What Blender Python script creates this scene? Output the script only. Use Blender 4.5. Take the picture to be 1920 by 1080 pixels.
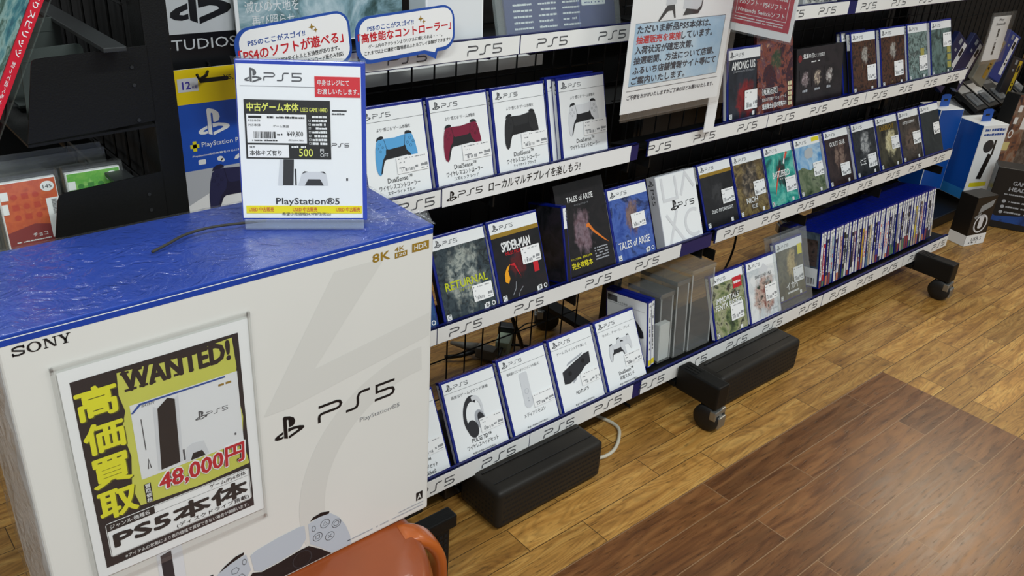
import bpy, bmesh, math, random
from mathutils import Matrix, Vector, Euler

# ------------------------------------------------------------------ camera
SC = bpy.context.scene
COL = SC.collection
for o in list(bpy.data.objects):
    bpy.data.objects.remove(o)
cam_data = bpy.data.cameras.new('camera')
cam_data.sensor_width = 36.0
cam_data.lens = 1621.1 / 1920 * 36.0
cam_data.clip_start = 0.02
cam = bpy.data.objects.new('camera', cam_data)
COL.objects.link(cam)
RIGHT = Vector((0.7599693, -0.64698291, 0.06212714))
UP = Vector((0.25365825, 0.3832401, 0.88813542))
BACK = Vector((-0.59841805, -0.65919659, 0.45536326))
cam.matrix_world = Matrix((
    (RIGHT.x, UP.x, BACK.x, 0.0), (RIGHT.y, UP.y, BACK.y, 0.0),
    (RIGHT.z, UP.z, BACK.z, 1.27), (0, 0, 0, 1)))
SC.camera = cam

# ------------------------------------------------------------------ world and lamps
SC.view_settings.view_transform = 'Standard'
SC.view_settings.look = 'None'
SC.view_settings.gamma = 1.0
SC.view_settings.use_curve_mapping = False
SC.view_settings.exposure = 0.14
world = bpy.data.worlds.new('world')
SC.world = world
world.use_nodes = True
world.node_tree.nodes['Background'].inputs[0].default_value = (0.93, 0.98, 1.0, 1)
world.node_tree.nodes['Background'].inputs[1].default_value = 0.33

def area(name, loc, sx, sy, power, col=(1, .98, .94), rot=(0, 0, 0)):
    d = bpy.data.lights.new(name, 'AREA')
    d.shape = 'RECTANGLE'; d.size = sx; d.size_y = sy
    d.energy = power; d.color = col
    o = bpy.data.objects.new(name, d)
    o.location = loc; o.rotation_euler = rot
    COL.objects.link(o)
    return o
# rows of fluorescent ceiling fixtures along the aisle; the far end of the shop is dimmer
for x, p in ((-1.2, 44), (0.8, 41), (2.8, 21), (4.8, 5)):
    area('ceiling_tube', (x, -0.75, 2.75), 1.25, 0.22, p, (.95, 1, .99))
for x, p in ((0.2, 15), (2.2, 11)):
    area('ceiling_tube', (x, 2.0, 2.75), 1.25, 0.22, p, (.95, 1, .99))
area('ceiling_tube', (5.35, 1.42, 2.75), 0.45, 0.8, 29, (1, .84, .62))

# ------------------------------------------------------------------ materials
def lin(h):
    h = h.lstrip('#')
    out = []
    for i in (0, 2, 4):
        c = int(h[i:i + 2], 16) / 255
        out.append(c / 12.92 if c <= .04045 else ((c + .055) / 1.055) ** 2.4)
    return (out[0], out[1], out[2], 1.0)

MATS = {}
def mat(name, col='#808080', rough=.5, metal=0.0, var=0.0, vscale=8.0, bump=0.0, bscale=200.0,
        coat=0.0, stretch=(1, 1, 1), spec=.5):
    if name in MATS:
        return MATS[name]
    m = bpy.data.materials.new(name)
    m.use_nodes = True
    nt = m.node_tree
    p = nt.nodes['Principled BSDF']
    c = lin(col)
    p.inputs['Base Color'].default_value = c
    p.inputs['Roughness'].default_value = rough
    p.inputs['Metallic'].default_value = metal
    p.inputs['Coat Weight'].default_value = coat
    p.inputs['Specular IOR Level'].default_value = spec
    m.diffuse_color = c
    if var or bump:
        tc = nt.nodes.new('ShaderNodeTexCoord')
        mp = nt.nodes.new('ShaderNodeMapping')
        mp.inputs['Scale'].default_value = stretch
        nt.links.new(tc.outputs['Object'], mp.inputs[0])
    if var:
        n = nt.nodes.new('ShaderNodeTexNoise')
        n.inputs['Scale'].default_value = vscale
        n.inputs['Detail'].default_value = 4
        nt.links.new(mp.outputs[0], n.inputs['Vector'])
        r = nt.nodes.new('ShaderNodeValToRGB')
        r.color_ramp.elements[0].position = .3
        r.color_ramp.elements[1].position = .7
        r.color_ramp.elements[0].color = tuple(max(0, x * (1 - var)) for x in c[:3]) + (1,)
        r.color_ramp.elements[1].color = tuple(min(1, x * (1 + var)) for x in c[:3]) + (1,)
        nt.links.new(n.outputs['Fac'], r.inputs[0])
        nt.links.new(r.outputs[0], p.inputs['Base Color'])
    if bump:
        n2 = nt.nodes.new('ShaderNodeTexNoise')
        n2.inputs['Scale'].default_value = bscale
        nt.links.new(mp.outputs[0], n2.inputs['Vector'])
        b = nt.nodes.new('ShaderNodeBump')
        b.inputs['Strength'].default_value = bump
        b.inputs['Distance'].default_value = .002
        nt.links.new(n2.outputs['Fac'], b.inputs['Height'])
        nt.links.new(b.outputs[0], p.inputs['Normal'])
        if coat:
            nt.links.new(b.outputs[0], p.inputs['Coat Normal'])
    MATS[name] = m
    return m

def art(name, cols, scale=22, seed=0.0, blob=None, rough=.28, detail=6, dist=.6, stretch=(1, 1, 1)):
    """printed picture: generic cloudy colour fields; blob=(x, z, rx, rz, [colours]) is a central motif field"""
    if name in MATS:
        return MATS[name]
    m = bpy.data.materials.new(name)
    m.use_nodes = True
    nt = m.node_tree; L = nt.links
    p = nt.nodes['Principled BSDF']
    p.inputs['Roughness'].default_value = rough
    tc = nt.nodes.new('ShaderNodeTexCoord')
    def field(cs, sc, sd):
        mp = nt.nodes.new('ShaderNodeMapping')
        mp.inputs['Location'].default_value = (sd, sd * 1.7, sd * .6)
        mp.inputs['Scale'].default_value = stretch
        L.new(tc.outputs['Object'], mp.inputs[0])
        n = nt.nodes.new('ShaderNodeTexNoise')
        n.inputs['Scale'].default_value = sc
        n.inputs['Detail'].default_value = detail
        n.inputs['Roughness'].default_value = .62
        n.inputs['Distortion'].default_value = dist
        L.new(mp.outputs[0], n.inputs['Vector'])
        r = nt.nodes.new('ShaderNodeValToRGB')
        el = r.color_ramp.elements
        k = len(cs)
        for i, c in enumerate(cs):
            pos = .3 + .4 * i / max(1, k - 1)
            e = el[0] if i == 0 else (el[1] if i == 1 else el.new(pos))
            e.position = pos; e.color = lin(c)
        L.new(n.outputs['Fac'], r.inputs[0])
        return r.outputs[0]
    out = field(cols, scale, seed)
    if blob:
        x, z, rx, rz, cs = blob
        mp = nt.nodes.new('ShaderNodeMapping')
        mp.inputs['Location'].default_value = (-x / rx, 0, -z / rz)
        mp.inputs['Scale'].default_value = (1 / rx, 0, 1 / rz)
        L.new(tc.outputs['Object'], mp.inputs[0])
        nz = nt.nodes.new('ShaderNodeTexNoise')
        nz.inputs['Scale'].default_value = 2.2
        nz.inputs['Detail'].default_value = 3
        L.new(mp.outputs[0], nz.inputs['Vector'])
        ln = nt.nodes.new('ShaderNodeVectorMath'); ln.operation = 'LENGTH'
        L.new(mp.outputs[0], ln.inputs[0])
        ad = nt.nodes.new('ShaderNodeMath'); ad.operation = 'MULTIPLY_ADD'
        L.new(nz.outputs['Fac'], ad.inputs[0]); ad.inputs[1].default_value = 1.5
        L.new(ln.outputs['Value'], ad.inputs[2])
        mr = nt.nodes.new('ShaderNodeMapRange')
        mr.inputs['From Min'].default_value = 1.35; mr.inputs['From Max'].default_value = 1.75
        mr.inputs['To Min'].default_value = 1; mr.inputs['To Max'].default_value = 0
        L.new(ad.outputs[0], mr.inputs['Value'])
        mx = nt.nodes.new('ShaderNodeMix'); mx.data_type = 'RGBA'
        L.new(mr.outputs[0], mx.inputs['Factor'])
        L.new(out, mx.inputs['A'])
        L.new(field(cs, scale * 2.2, seed + 5.3), mx.inputs['B'])
        out = mx.outputs['Result']
    L.new(out, p.inputs['Base Color'])
    MATS[name] = m
    return m

def clear(name, col=(.9, .95, .95), alpha=.1, rough=.06, bump=0.0, bscale=60.0, boost=0.0):
    """clear plastic: mostly see-through, with a glossy skin"""
    if name in MATS:
        return MATS[name]
    m = bpy.data.materials.new(name)
    m.use_nodes = True
    nt = m.node_tree; L = nt.links
    nt.nodes.remove(nt.nodes['Principled BSDF'])
    out = nt.nodes['Material Output']
    tr = nt.nodes.new('ShaderNodeBsdfTransparent')
    tr.inputs[0].default_value = (col[0], col[1], col[2], 1)
    gl = nt.nodes.new('ShaderNodeBsdfGlossy')
    gl.inputs['Roughness'].default_value = rough
    df = nt.nodes.new('ShaderNodeBsdfDiffuse')
    df.inputs[0].default_value = (col[0], col[1], col[2], 1)
    fr = nt.nodes.new('ShaderNodeLayerWeight')
    fr.inputs['Blend'].default_value = .5
    pw = nt.nodes.new('ShaderNodeMath'); pw.operation = 'POWER'
    L.new(fr.outputs['Facing'], pw.inputs[0]); pw.inputs[1].default_value = 4.0
    a1 = nt.nodes.new('ShaderNodeMath'); a1.operation = 'MULTIPLY_ADD'
    L.new(pw.outputs[0], a1.inputs[0]); a1.inputs[1].default_value = .55; a1.inputs[2].default_value = .035 + boost
    m1 = nt.nodes.new('ShaderNodeMixShader'); m1.inputs[0].default_value = alpha
    L.new(tr.outputs[0], m1.inputs[1]); L.new(df.outputs[0], m1.inputs[2])
    m2 = nt.nodes.new('ShaderNodeMixShader')
    L.new(a1.outputs[0], m2.inputs[0])
    L.new(m1.outputs[0], m2.inputs[1]); L.new(gl.outputs[0], m2.inputs[2])
    L.new(m2.outputs[0], out.inputs[0])
    if bump:
        tc = nt.nodes.new('ShaderNodeTexCoord')
        n = nt.nodes.new('ShaderNodeTexNoise')
        n.inputs['Scale'].default_value = bscale; n.inputs['Detail'].default_value = 3
        n.inputs['Distortion'].default_value = 2.0
        L.new(tc.outputs['Object'], n.inputs['Vector'])
        b = nt.nodes.new('ShaderNodeBump'); b.inputs['Strength'].default_value = bump
        b.inputs['Distance'].default_value = .004
        L.new(n.outputs['Fac'], b.inputs['Height'])
        L.new(b.outputs[0], gl.inputs['Normal']); L.new(b.outputs[0], fr.inputs['Normal'])
    MATS[name] = m
    return m

def boards(name, c1, c2, c3, gap, w, l, off, rough, spec=.5, glint=0.0, figure=110):
    m = bpy.data.materials.new(name)
    m.use_nodes = True
    nt = m.node_tree; L = nt.links
    p = nt.nodes['Principled BSDF']
    p.inputs['Specular IOR Level'].default_value = spec
    tc = nt.nodes.new('ShaderNodeTexCoord')
    mp = nt.nodes.new('ShaderNodeMapping')
    mp.inputs['Location'].default_value = (off[0], off[1], 0)
    L.new(tc.outputs['Object'], mp.inputs[0])
    br = nt.nodes.new('ShaderNodeTexBrick')
    br.offset = .37; br.offset_frequency = 2
    br.inputs['Scale'].default_value = 1.0
    br.inputs['Brick Width'].default_value = l
    br.inputs['Row Height'].default_value = w
    br.inputs['Mortar Size'].default_value = gap
    br.inputs['Mortar Smooth'].default_value = .3
    br.inputs['Bias'].default_value = 0
    br.inputs['Color1'].default_value = (0, 0, 0, 1)
    br.inputs['Color2'].default_value = (1, 1, 1, 1)
    br.inputs['Mortar'].default_value = (.5, .5, .5, 1)
    L.new(mp.outputs[0], br.inputs['Vector'])
    # each board gets its own shift of the grain
    sh = nt.nodes.new('ShaderNodeVectorMath'); sh.operation = 'MULTIPLY_ADD'
    L.new(br.outputs['Color'], sh.inputs[0]); sh.inputs[1].default_value = (7, 3, 0)
    L.new(mp.outputs[0], sh.inputs[2])
    mg = nt.nodes.new('ShaderNodeMapping')
    mg.inputs['Scale'].default_value = (1.6, 15, 1)
    L.new(sh.outputs[0], mg.inputs[0])
    n = nt.nodes.new('ShaderNodeTexNoise')
    n.inputs['Scale'].default_value = 3.0; n.inputs['Detail'].default_value = 6
    n.inputs['Roughness'].default_value = .6; n.inputs['Distortion'].default_value = .7
    L.new(mg.outputs[0], n.inputs['Vector'])
    # cathedral figure: contour lines of a slow field stretched along the board
    mw = nt.nodes.new('ShaderNodeMapping')
    mw.inputs['Scale'].default_value = (2.6, 15, 1)
    L.new(sh.outputs[0], mw.inputs[0])
    cn = nt.nodes.new('ShaderNodeTexNoise')
    cn.inputs['Scale'].default_value = 1.3; cn.inputs['Detail'].default_value = 1.5
    cn.inputs['Roughness'].default_value = .35
    L.new(mw.outputs[0], cn.inputs['Vector'])
    cm = nt.nodes.new('ShaderNodeMath'); cm.operation = 'MULTIPLY'
    L.new(cn.outputs['Fac'], cm.inputs[0]); cm.inputs[1].default_value = figure
    cs = nt.nodes.new('ShaderNodeMath'); cs.operation = 'SINE'
    L.new(cm.outputs[0], cs.inputs[0])
    wv = nt.nodes.new('ShaderNodeMapRange')
    wv.inputs['From Min'].default_value = -1; wv.inputs['From Max'].default_value = .3
    wv.inputs['To Min'].default_value = .35; wv.inputs['To Max'].default_value = 1
    L.new(cs.outputs[0], wv.inputs['Value'])
    ramp = nt.nodes.new('ShaderNodeValToRGB')
    e = ramp.color_ramp.elements
    e[0].position = .3; e[0].color = lin(c1)
    e[1].position = .7; e[1].color = lin(c3)
    k = e.new(.5); k.color = lin(c2)
    L.new(n.outputs['Fac'], ramp.inputs[0])
    mxw = nt.nodes.new('ShaderNodeMix'); mxw.data_type = 'RGBA'; mxw.blend_type = 'MULTIPLY'
    mxw.inputs['Factor'].default_value = .34
    L.new(ramp.outputs[0], mxw.inputs['A']); L.new(wv.outputs[0], mxw.inputs['B'])
    # tone per board
    tone = nt.nodes.new('ShaderNodeMapRange')
    tone.inputs['To Min'].default_value = .74; tone.inputs['To Max'].default_value = 1.12
    L.new(br.outputs['Color'], tone.inputs['Value'])
    mt = nt.nodes.new('ShaderNodeVectorMath'); mt.operation = 'SCALE'
    L.new(mxw.outputs['Result'], mt.inputs[0]); L.new(tone.outputs[0], mt.inputs['Scale'])
    # dark pores and dirt specks
    ms = nt.nodes.new('ShaderNodeMapping'); ms.inputs['Scale'].default_value = (26, 170, 1)
    L.new(mp.outputs[0], ms.inputs[0])
    sp = nt.nodes.new('ShaderNodeTexNoise'); sp.inputs['Scale'].default_value = 1.0
    sp.inputs['Detail'].default_value = 4
    L.new(ms.outputs[0], sp.inputs['Vector'])
    sr = nt.nodes.new('ShaderNodeMapRange')
    sr.inputs['From Min'].default_value = .30; sr.inputs['From Max'].default_value = .42
    sr.inputs['To Min'].default_value = .5; sr.inputs['To Max'].default_value = 1
    L.new(sp.outputs['Fac'], sr.inputs['Value'])
    mt2 = nt.nodes.new('ShaderNodeVectorMath'); mt2.operation = 'SCALE'
    L.new(mt.outputs[0], mt2.inputs[0]); L.new(sr.outputs[0], mt2.inputs['Scale'])
    mm = nt.nodes.new('ShaderNodeMix'); mm.data_type = 'RGBA'
    L.new(br.outputs['Fac'], mm.inputs['Factor'])
    L.new(mt2.outputs[0], mm.inputs['A'])
    mm.inputs['B'].default_value = lin('#4a3418') if not glint else lin('#87684a')  # with glint, light caught along the seams is put into the joint colour
    L.new(mm.outputs['Result'], p.inputs['Base Color'])
    rr = nt.nodes.new('ShaderNodeMapRange')
    rr.inputs['To Min'].default_value = rough - .1; rr.inputs['To Max'].default_value = rough + .12
    L.new(n.outputs['Fac'], rr.inputs['Value'])
    L.new(rr.outputs[0], p.inputs['Roughness'])
    b = nt.nodes.new('ShaderNodeBump'); b.inputs['Strength'].default_value = .12
    b.inputs['Distance'].default_value = .0015
    iv = nt.nodes.new('ShaderNodeMath'); iv.operation = 'SUBTRACT'
    L.new(sr.outputs[0], iv.inputs[0]); L.new(br.outputs['Fac'], iv.inputs[1])
    L.new(iv.outputs[0], b.inputs['Height'])
    L.new(b.outputs[0], p.inputs['Normal'])
    MATS[name] = m
    return m

# ------------------------------------------------------------------ mesh builder
TEXTS = {}
def glyphs(s, bold):
    key = (s, bold)
    if key not in TEXTS:
        c = bpy.data.curves.new('text', 'FONT')
        c.body = s; c.size = 1; c.resolution_u = 2; c.offset = bold
        o = bpy.data.objects.new('text', c)
        me = bpy.data.meshes.new_from_object(o)
        TEXTS[key] = ([(v.co.x, v.co.y) for v in me.vertices], [tuple(p.vertices) for p in me.polygons])
        bpy.data.objects.remove(o); bpy.data.curves.remove(c); bpy.data.meshes.remove(me)
    return TEXTS[key]

class B:
    """collects geometry of one mesh; flat prints lie in the XZ plane and face -Y"""
    def __init__(self, xf=None):
        self.bm = bmesh.new(); self.xf = xf
    def _v(self, pts):
        return [self.bm.verts.new(p) for p in pts]
    def face(self, pts):
        try:
            self.bm.faces.new(self._v(pts))
        except ValueError:
            pass
        return self
    def box(self, x0, x1, y0, y1, z0, z1, bev=0.0, seg=2):
        v = self._v([(x, y, z) for x in (x0, x1) for y in (y0, y1) for z in (z0, z1)])
        fs = [self.bm.faces.new([v[i] for i in q]) for q in
              ((0, 1, 3, 2), (4, 6, 7, 5), (0, 4, 5, 1), (2, 3, 7, 6), (0, 2, 6, 4), (1, 5, 7, 3))]
        if bev:
            es = {e for f in fs for e in f.edges}
            bmesh.ops.bevel(self.bm, geom=list(es), offset=bev, segments=seg, affect='EDGES', profile=.6)
        return self
    def rect(self, x0, x1, z0, z1, y=0.0):
        return self.face([(x0, y, z0), (x1, y, z0), (x1, y, z1), (x0, y, z1)])
    def poly(self, pts, y=0.0):
        return self.face([(a, y, b) for a, b in pts])
    def rrect(self, x0, x1, z0, z1, r, y=0.0, n=5):
        pts = []
        for cx, cz, a0 in ((x1 - r, z1 - r, 0), (x0 + r, z1 - r, 90), (x0 + r, z0 + r, 180), (x1 - r, z0 + r, 270)):
            for i in range(n + 1):
                a = math.radians(a0 + 90 * i / n)
                pts.append((cx + r * math.cos(a), cz + r * math.sin(a)))
        return self.poly(pts, y)
    def ell(self, x, z, rx, rz, y=0.0, n=28, rot=0.0):
        c, s = math.cos(rot), math.sin(rot)
        pts = []
        for i in range(n):
            a = 2 * math.pi * i / n
            u, w = rx * math.cos(a), rz * math.sin(a)
            pts.append((x + u * c - w * s, z + u * s + w * c))
        return self.poly(pts, y)
    def ring(self, x, z, ro, ri, y=0.0, a0=0.0, a1=360.0, n=40, sq=1.0, rot=0.0):
        c, s = math.cos(rot), math.sin(rot)
        def P(r, a):
            u, w = r * math.cos(a), r * sq * math.sin(a)
            return (x + u * c - w * s, y, z + u * s + w * c)
        for i in range(n):
            a, b = (math.radians(a0 + (a1 - a0) * k / n) for k in (i, i + 1))
            self.face([P(ri, a), P(ro, a), P(ro, b), P(ri, b)])
        return self
    def stroke(self, pts, w, y=0.0):
        n = len(pts); L = []; R = []
        for i in range(n):
            p = Vector(pts[i])
            d0 = (p - Vector(pts[i - 1])).normalized() if i else None
            d1 = (Vector(pts[i + 1]) - p).normalized() if i < n - 1 else None
            d = d1 if d0 is None else d0 if d1 is None else (d0 + d1)
            if d.length < 1e-6: d = d0
            d = d.normalized()
            nn = Vector((-d.y, d.x))
            k = 1.0
            if d0 is not None and d1 is not None:
                k = 1 / max(.5, nn.dot(Vector((-d0.y, d0.x))))
            L.append(p + nn * w / 2 * k); R.append(p - nn * w / 2 * k)
        for i in range(n - 1):
            self.face([(a.x, y, a.y) for a in (R[i], R[i + 1], L[i + 1], L[i])])
        return self
    def prism(self, pts, y0, y1):
        a = self._v([(p, y0, q) for p, q in pts]); b = self._v([(p, y1, q) for p, q in pts])
        self.bm.faces.new(a); self.bm.faces.new(list(reversed(b)))
        for i in range(len(pts)):
            j = (i + 1) % len(pts)
            self.bm.faces.new([a[j], a[i], b[i], b[j]])
        return self
    def tube(self, pts, r, n=8, caps=True):
        pts = [Vector(p) for p in pts]; rings = []
        up = None
        for i, p in enumerate(pts):
            d = (pts[min(i + 1, len(pts) - 1)] - pts[max(i - 1, 0)]).normalized()
            if up is None:
                up = d.orthogonal().normalized()
            up = (up - d * up.dot(d)).normalized()
            w = d.cross(up)
            rr = r[i] if isinstance(r, (list, tuple)) else r
            rings.append(self._v([p + (up * math.cos(2 * math.pi * k / n) + w * math.sin(2 * math.pi * k / n)) * rr for k in range(n)]))
        for a, b in zip(rings, rings[1:]):
            for k in range(n):
                self.bm.faces.new([a[k], a[(k + 1) % n], b[(k + 1) % n], b[k]])
        if caps:
            self.bm.faces.new(list(reversed(rings[0]))); self.bm.faces.new(rings[-1])
        return self
    def lathe(self, prof, c=(0, 0, 0), n=32, axis='z'):
        rings = []
        for r, h in prof:
            ps = []
            for k in range(n):
                a = 2 * math.pi * k / n
                u, w = max(r, 1e-5) * math.cos(a), max(r, 1e-5) * math.sin(a)
                q = (u, w, h) if axis == 'z' else (h, u, w) if axis == 'x' else (u, h, w)
                ps.append((c[0] + q[0], c[1] + q[1], c[2] + q[2]))
            rings.append(self._v(ps))
        for a, b in zip(rings, rings[1:]):
            for k in range(n):
                self.bm.faces.new([a[k], a[(k + 1) % n], b[(k + 1) % n], b[k]])
        self.bm.faces.new(list(reversed(rings[0]))); self.bm.faces.new(rings[-1])
        return self
    def text(self, s, x, z, w=None, h=None, y=0.0, bold=0.0, al='l', shear=0.0, rot=0.0):
        vs, fs = glyphs(s, 0.0)
        if not vs: return self
        x0, x1 = min(v[0] for v in vs), max(v[0] for v in vs)
        z0, z1 = min(v[1] for v in vs), max(v[1] for v in vs)
        if w is None and h is None: h = .01
        sx = w / (x1 - x0) if w else h / (z1 - z0)
        sz = h / (z1 - z0) if h else sx
        W = (x1 - x0) * sx
        o = 0 if al == 'l' else -W / 2 if al == 'c' else -W
        c, sn = math.cos(rot), math.sin(rot)
        e = bold * (sz + sx) * .5
        offs = [(0, 0)] if bold <= 0 else [(-e, 0), (e, 0), (0, -e), (0, e)]
        if bold >= .02: offs += [(-e * .7, -e * .7), (e * .7, e * .7), (-e * .7, e * .7), (e * .7, -e * .7)]
        for k, (du, dv) in enumerate(offs):
            out = []
            for u, v in vs:
                a, b = (u - x0) * sx + o + du, (v - z0) * sz + dv
                a += b * shear
                out.append((x + a * c - b * sn, y - k * 1e-6, z + a * sn + b * c))
            bv = self._v(out)
            for f in fs:
                try: self.bm.faces.new([bv[i] for i in f])
                except ValueError: pass
        return self
    def dashes(self, x0, x1, z, h, seed, y=0.0, fill=.75, mn=.4, mx=1.6):
        """a line of print too small to read"""
        r = random.Random(seed); x = x0
        while x < x1:
            d = h * r.uniform(mn, mx)
            if r.random() < fill:
                self.rect(x, min(x + d * .85, x1), z, z + h * r.uniform(.75, 1), y)
            x += d
        return self
    def bars(self, x0, x1, z0, z1, seed, y=0.0, n=22):
        r = random.Random(seed); s = (x1 - x0) / n
        for i in range(n):
            if r.random() < .62:
                a = x0 + i * s
                self.rect(a, a + s * r.uniform(.45, 1), z0, z1, y)
        return self
    def logo(self, x, z, h, y=0.0):
        """the wide three-character word mark; returns its width"""
        t = .15
        P = [(.0, .0), (.0, .30), (.03, .42), (.12, .48), (.25, .5), (1.02, .5), (1.2, .56), (1.28, .72), (1.2, .88), (1.02, .94), (.0, .94)]
        S = [(1.55, .06), (2.05, .06), (2.2, .12), (2.27, .3), (2.27, .68), (2.36, .88), (2.5, .94), (3.0, .94)]
        F = [(4.55, .94), (3.42, .94), (3.42, .52), (4.2, .52), (4.42, .46), (4.5, .29), (4.42, .12), (4.2, .06), (3.3, .06)]
        for q in (P, S, F):
            self.stroke([(x + a * h, z + b * h) for a, b in q], t * h, y)
        return 4.6 * h
    def symbol(self, x, z, h, y=0.0):
        """upright letter standing on a lying letter, h tall, x = left edge"""
        k = h / 1.6
        up = [(.62, .0), (.62, 1.52), (.72, 1.6), (1.08, 1.48), (1.34, 1.28), (1.42, 1.0), (1.32, .76), (1.1, .68), (.98, .7),
              (.98, 1.2), (.95, 1.28), (.88, 1.28), (.86, 1.2), (.86, -.1)]
        lf = [(.58, .52), (.2, .38), (.02, .26), (.0, .12), (.14, .03), (.36, .0), (.58, .04), (.58, .2), (.42, .16), (.3, .18), (.34, .25), (.58, .34)]
        rt = [(.92, .62), (1.3, .62), (1.7, .55), (1.98, .43), (2.0, .3), (1.86, .18), (1.5, .06), (.92, -.14), (.92, .06),
              (1.4, .22), (1.6, .3), (1.54, .38), (1.3, .42), (.92, .36)]
        for q in (up, lf, rt):
            self.poly([(x + a * k, z + (b + .12) * k) for a, b in q], y)
        return 2.0 * k
    def done(self, name, m, parent=None, smooth=False, loc=None, rot=None, kind=None):
        if self.xf is not None:
            bmesh.ops.transform(self.bm, matrix=self.xf, verts=self.bm.verts[:])
        me = bpy.data.meshes.new(name)
        self.bm.to_mesh(me); self.bm.free()
        if smooth:
            for p in me.polygons: p.use_smooth = True
        for k in (m if isinstance(m, (list, tuple)) else [m]):
            me.materials.append(k)
        o = bpy.data.objects.new(name, me)
        COL.objects.link(o)
        if parent is not None: o.parent = parent
        if loc is not None: o.location = loc
        if rot is not None: o.rotation_euler = rot
        if kind: o['kind'] = kind
        return o
    def solid(self, *a, **k):
        bmesh.ops.recalc_face_normals(self.bm, faces=self.bm.faces[:])
        return self.done(*a, **k)

def tag(o, label, cat, group=None):
    o['label'] = label; o['category'] = cat
    if group: o['group'] = group
    return o
def thing(name, label, cat, loc=(0, 0, 0), rot=(0, 0, 0), group=None):
    o = bpy.data.objects.new(name, None)
    o.empty_display_size = .02
    COL.objects.link(o)
    o.location = loc; o.rotation_euler = rot
    return tag(o, label, cat, group)
R = math.radians

WHITE = mat('white_card', '#f2f5f6', .35)
PAPER = mat('white_paper', '#f4f5f5', .5)
RAILW = mat('white_rail_plastic', '#f1f2f0', .35, var=.03, vscale=6)
NAVY = mat('navy_rail_plastic', '#10195c', .35, var=.05)
SHELL = mat('blue_case_plastic', '#0a1c7c', .22, var=.06, vscale=30)
INK = mat('black_ink', '#141416', .4)
GREYINK = mat('grey_ink', '#55575b', .45)
SOFTINK = mat('soft_grey_ink', '#85878b', .45)
WINK = mat('white_ink', '#eceeee', .4)
YINK = mat('yellow_ink', '#e8dc28', .4)
RINK = mat('red_ink', '#c8202c', .4)
BINK = mat('blue_ink', '#1d4a9a', .4)
GOLD = mat('gold_ink', '#a8862e', .35, metal=.3)
BLACK = mat('black_painted_steel', '#0a0b0b', .5, var=.15, bump=.15, bscale=500, spec=.3)
BLACKM = mat('matt_black_panel', '#0a0a0b', .6, var=.2)
BLACKP = mat('black_plastic', '#101011', .42, var=.12)
CLEAR = clear('clear_acrylic', (.93, .96, .96), .07, .05)
SLEEVE = clear('clear_sleeve_film', (.99, .99, .99), .02, .12)
FILM = clear('crinkled_shrink_film', (.97, .98, 1.0), .02, .14, bump=.9, bscale=42, boost=.02)

# ------------------------------------------------------------------ the room
OAK = boards('light_oak_boards', '#8a5e2a', '#b0803e', '#cca058', .0011, .0755, .40, (.11, -.021), .40, spec=.4)
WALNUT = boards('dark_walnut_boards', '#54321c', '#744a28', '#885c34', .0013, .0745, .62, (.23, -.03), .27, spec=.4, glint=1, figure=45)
f = B().box(-2.5, 9, -3, 6, -.05, 0).solid('floor', OAK); f['kind'] = 'structure'
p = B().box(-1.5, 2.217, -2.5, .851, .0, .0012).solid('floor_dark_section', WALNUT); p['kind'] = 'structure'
w = B().box(-2.5, 9, 6, 6.1, 0, 3).solid('wall_back', mat('grey_wall', '#55565a', .8, var=.05)); w['kind'] = 'structure'
w = B().box(9, 9.1, -3, 6, 0, 3).solid('wall_right', mat('pale_wall', '#8b8a86', .8, var=.05)); w['kind'] = 'structure'

# ------------------------------------------------------------------ wheeled display racks
def wire(b, pts, r):
    b.tube(pts, r, 6)
GRIDY = 1.325
TREAD = mat('caster_rubber', '#0e0e0f', .5, var=.2)
STEEL = mat('zinc_steel', '#9a9a96', .35, metal=.8, var=.15)

def caster(parent, x, y, turn):
    rot = (0, 0, turn)
    c = B()
    for s in (-1, 1):
        c.lathe([(.0, s * .004), (.033, s * .004), (.0355, s * .009), (.0355, s * .017), (.031, s * .0215), (.012, s * .0225), (0, s * .0225)],
                (0, 0, .0355), 28, 'y')
    w = c.solid('caster_wheel', TREAD, parent, True, (x, y, 0), rot)
    h = B().box(-.016, .018, -.012, .012, .058, .078, .003).box(-.03, -.012, -.024, .024, .04, .066, .003)
    h.lathe([(.008, .075), (.008, .095)], (0, 0, 0), 12)
    h.box(-.038, -.028, -.016, .016, .018, .05, .003)
    h.solid('caster_fork', STEEL, parent, False, (x, y, 0), rot)

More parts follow.
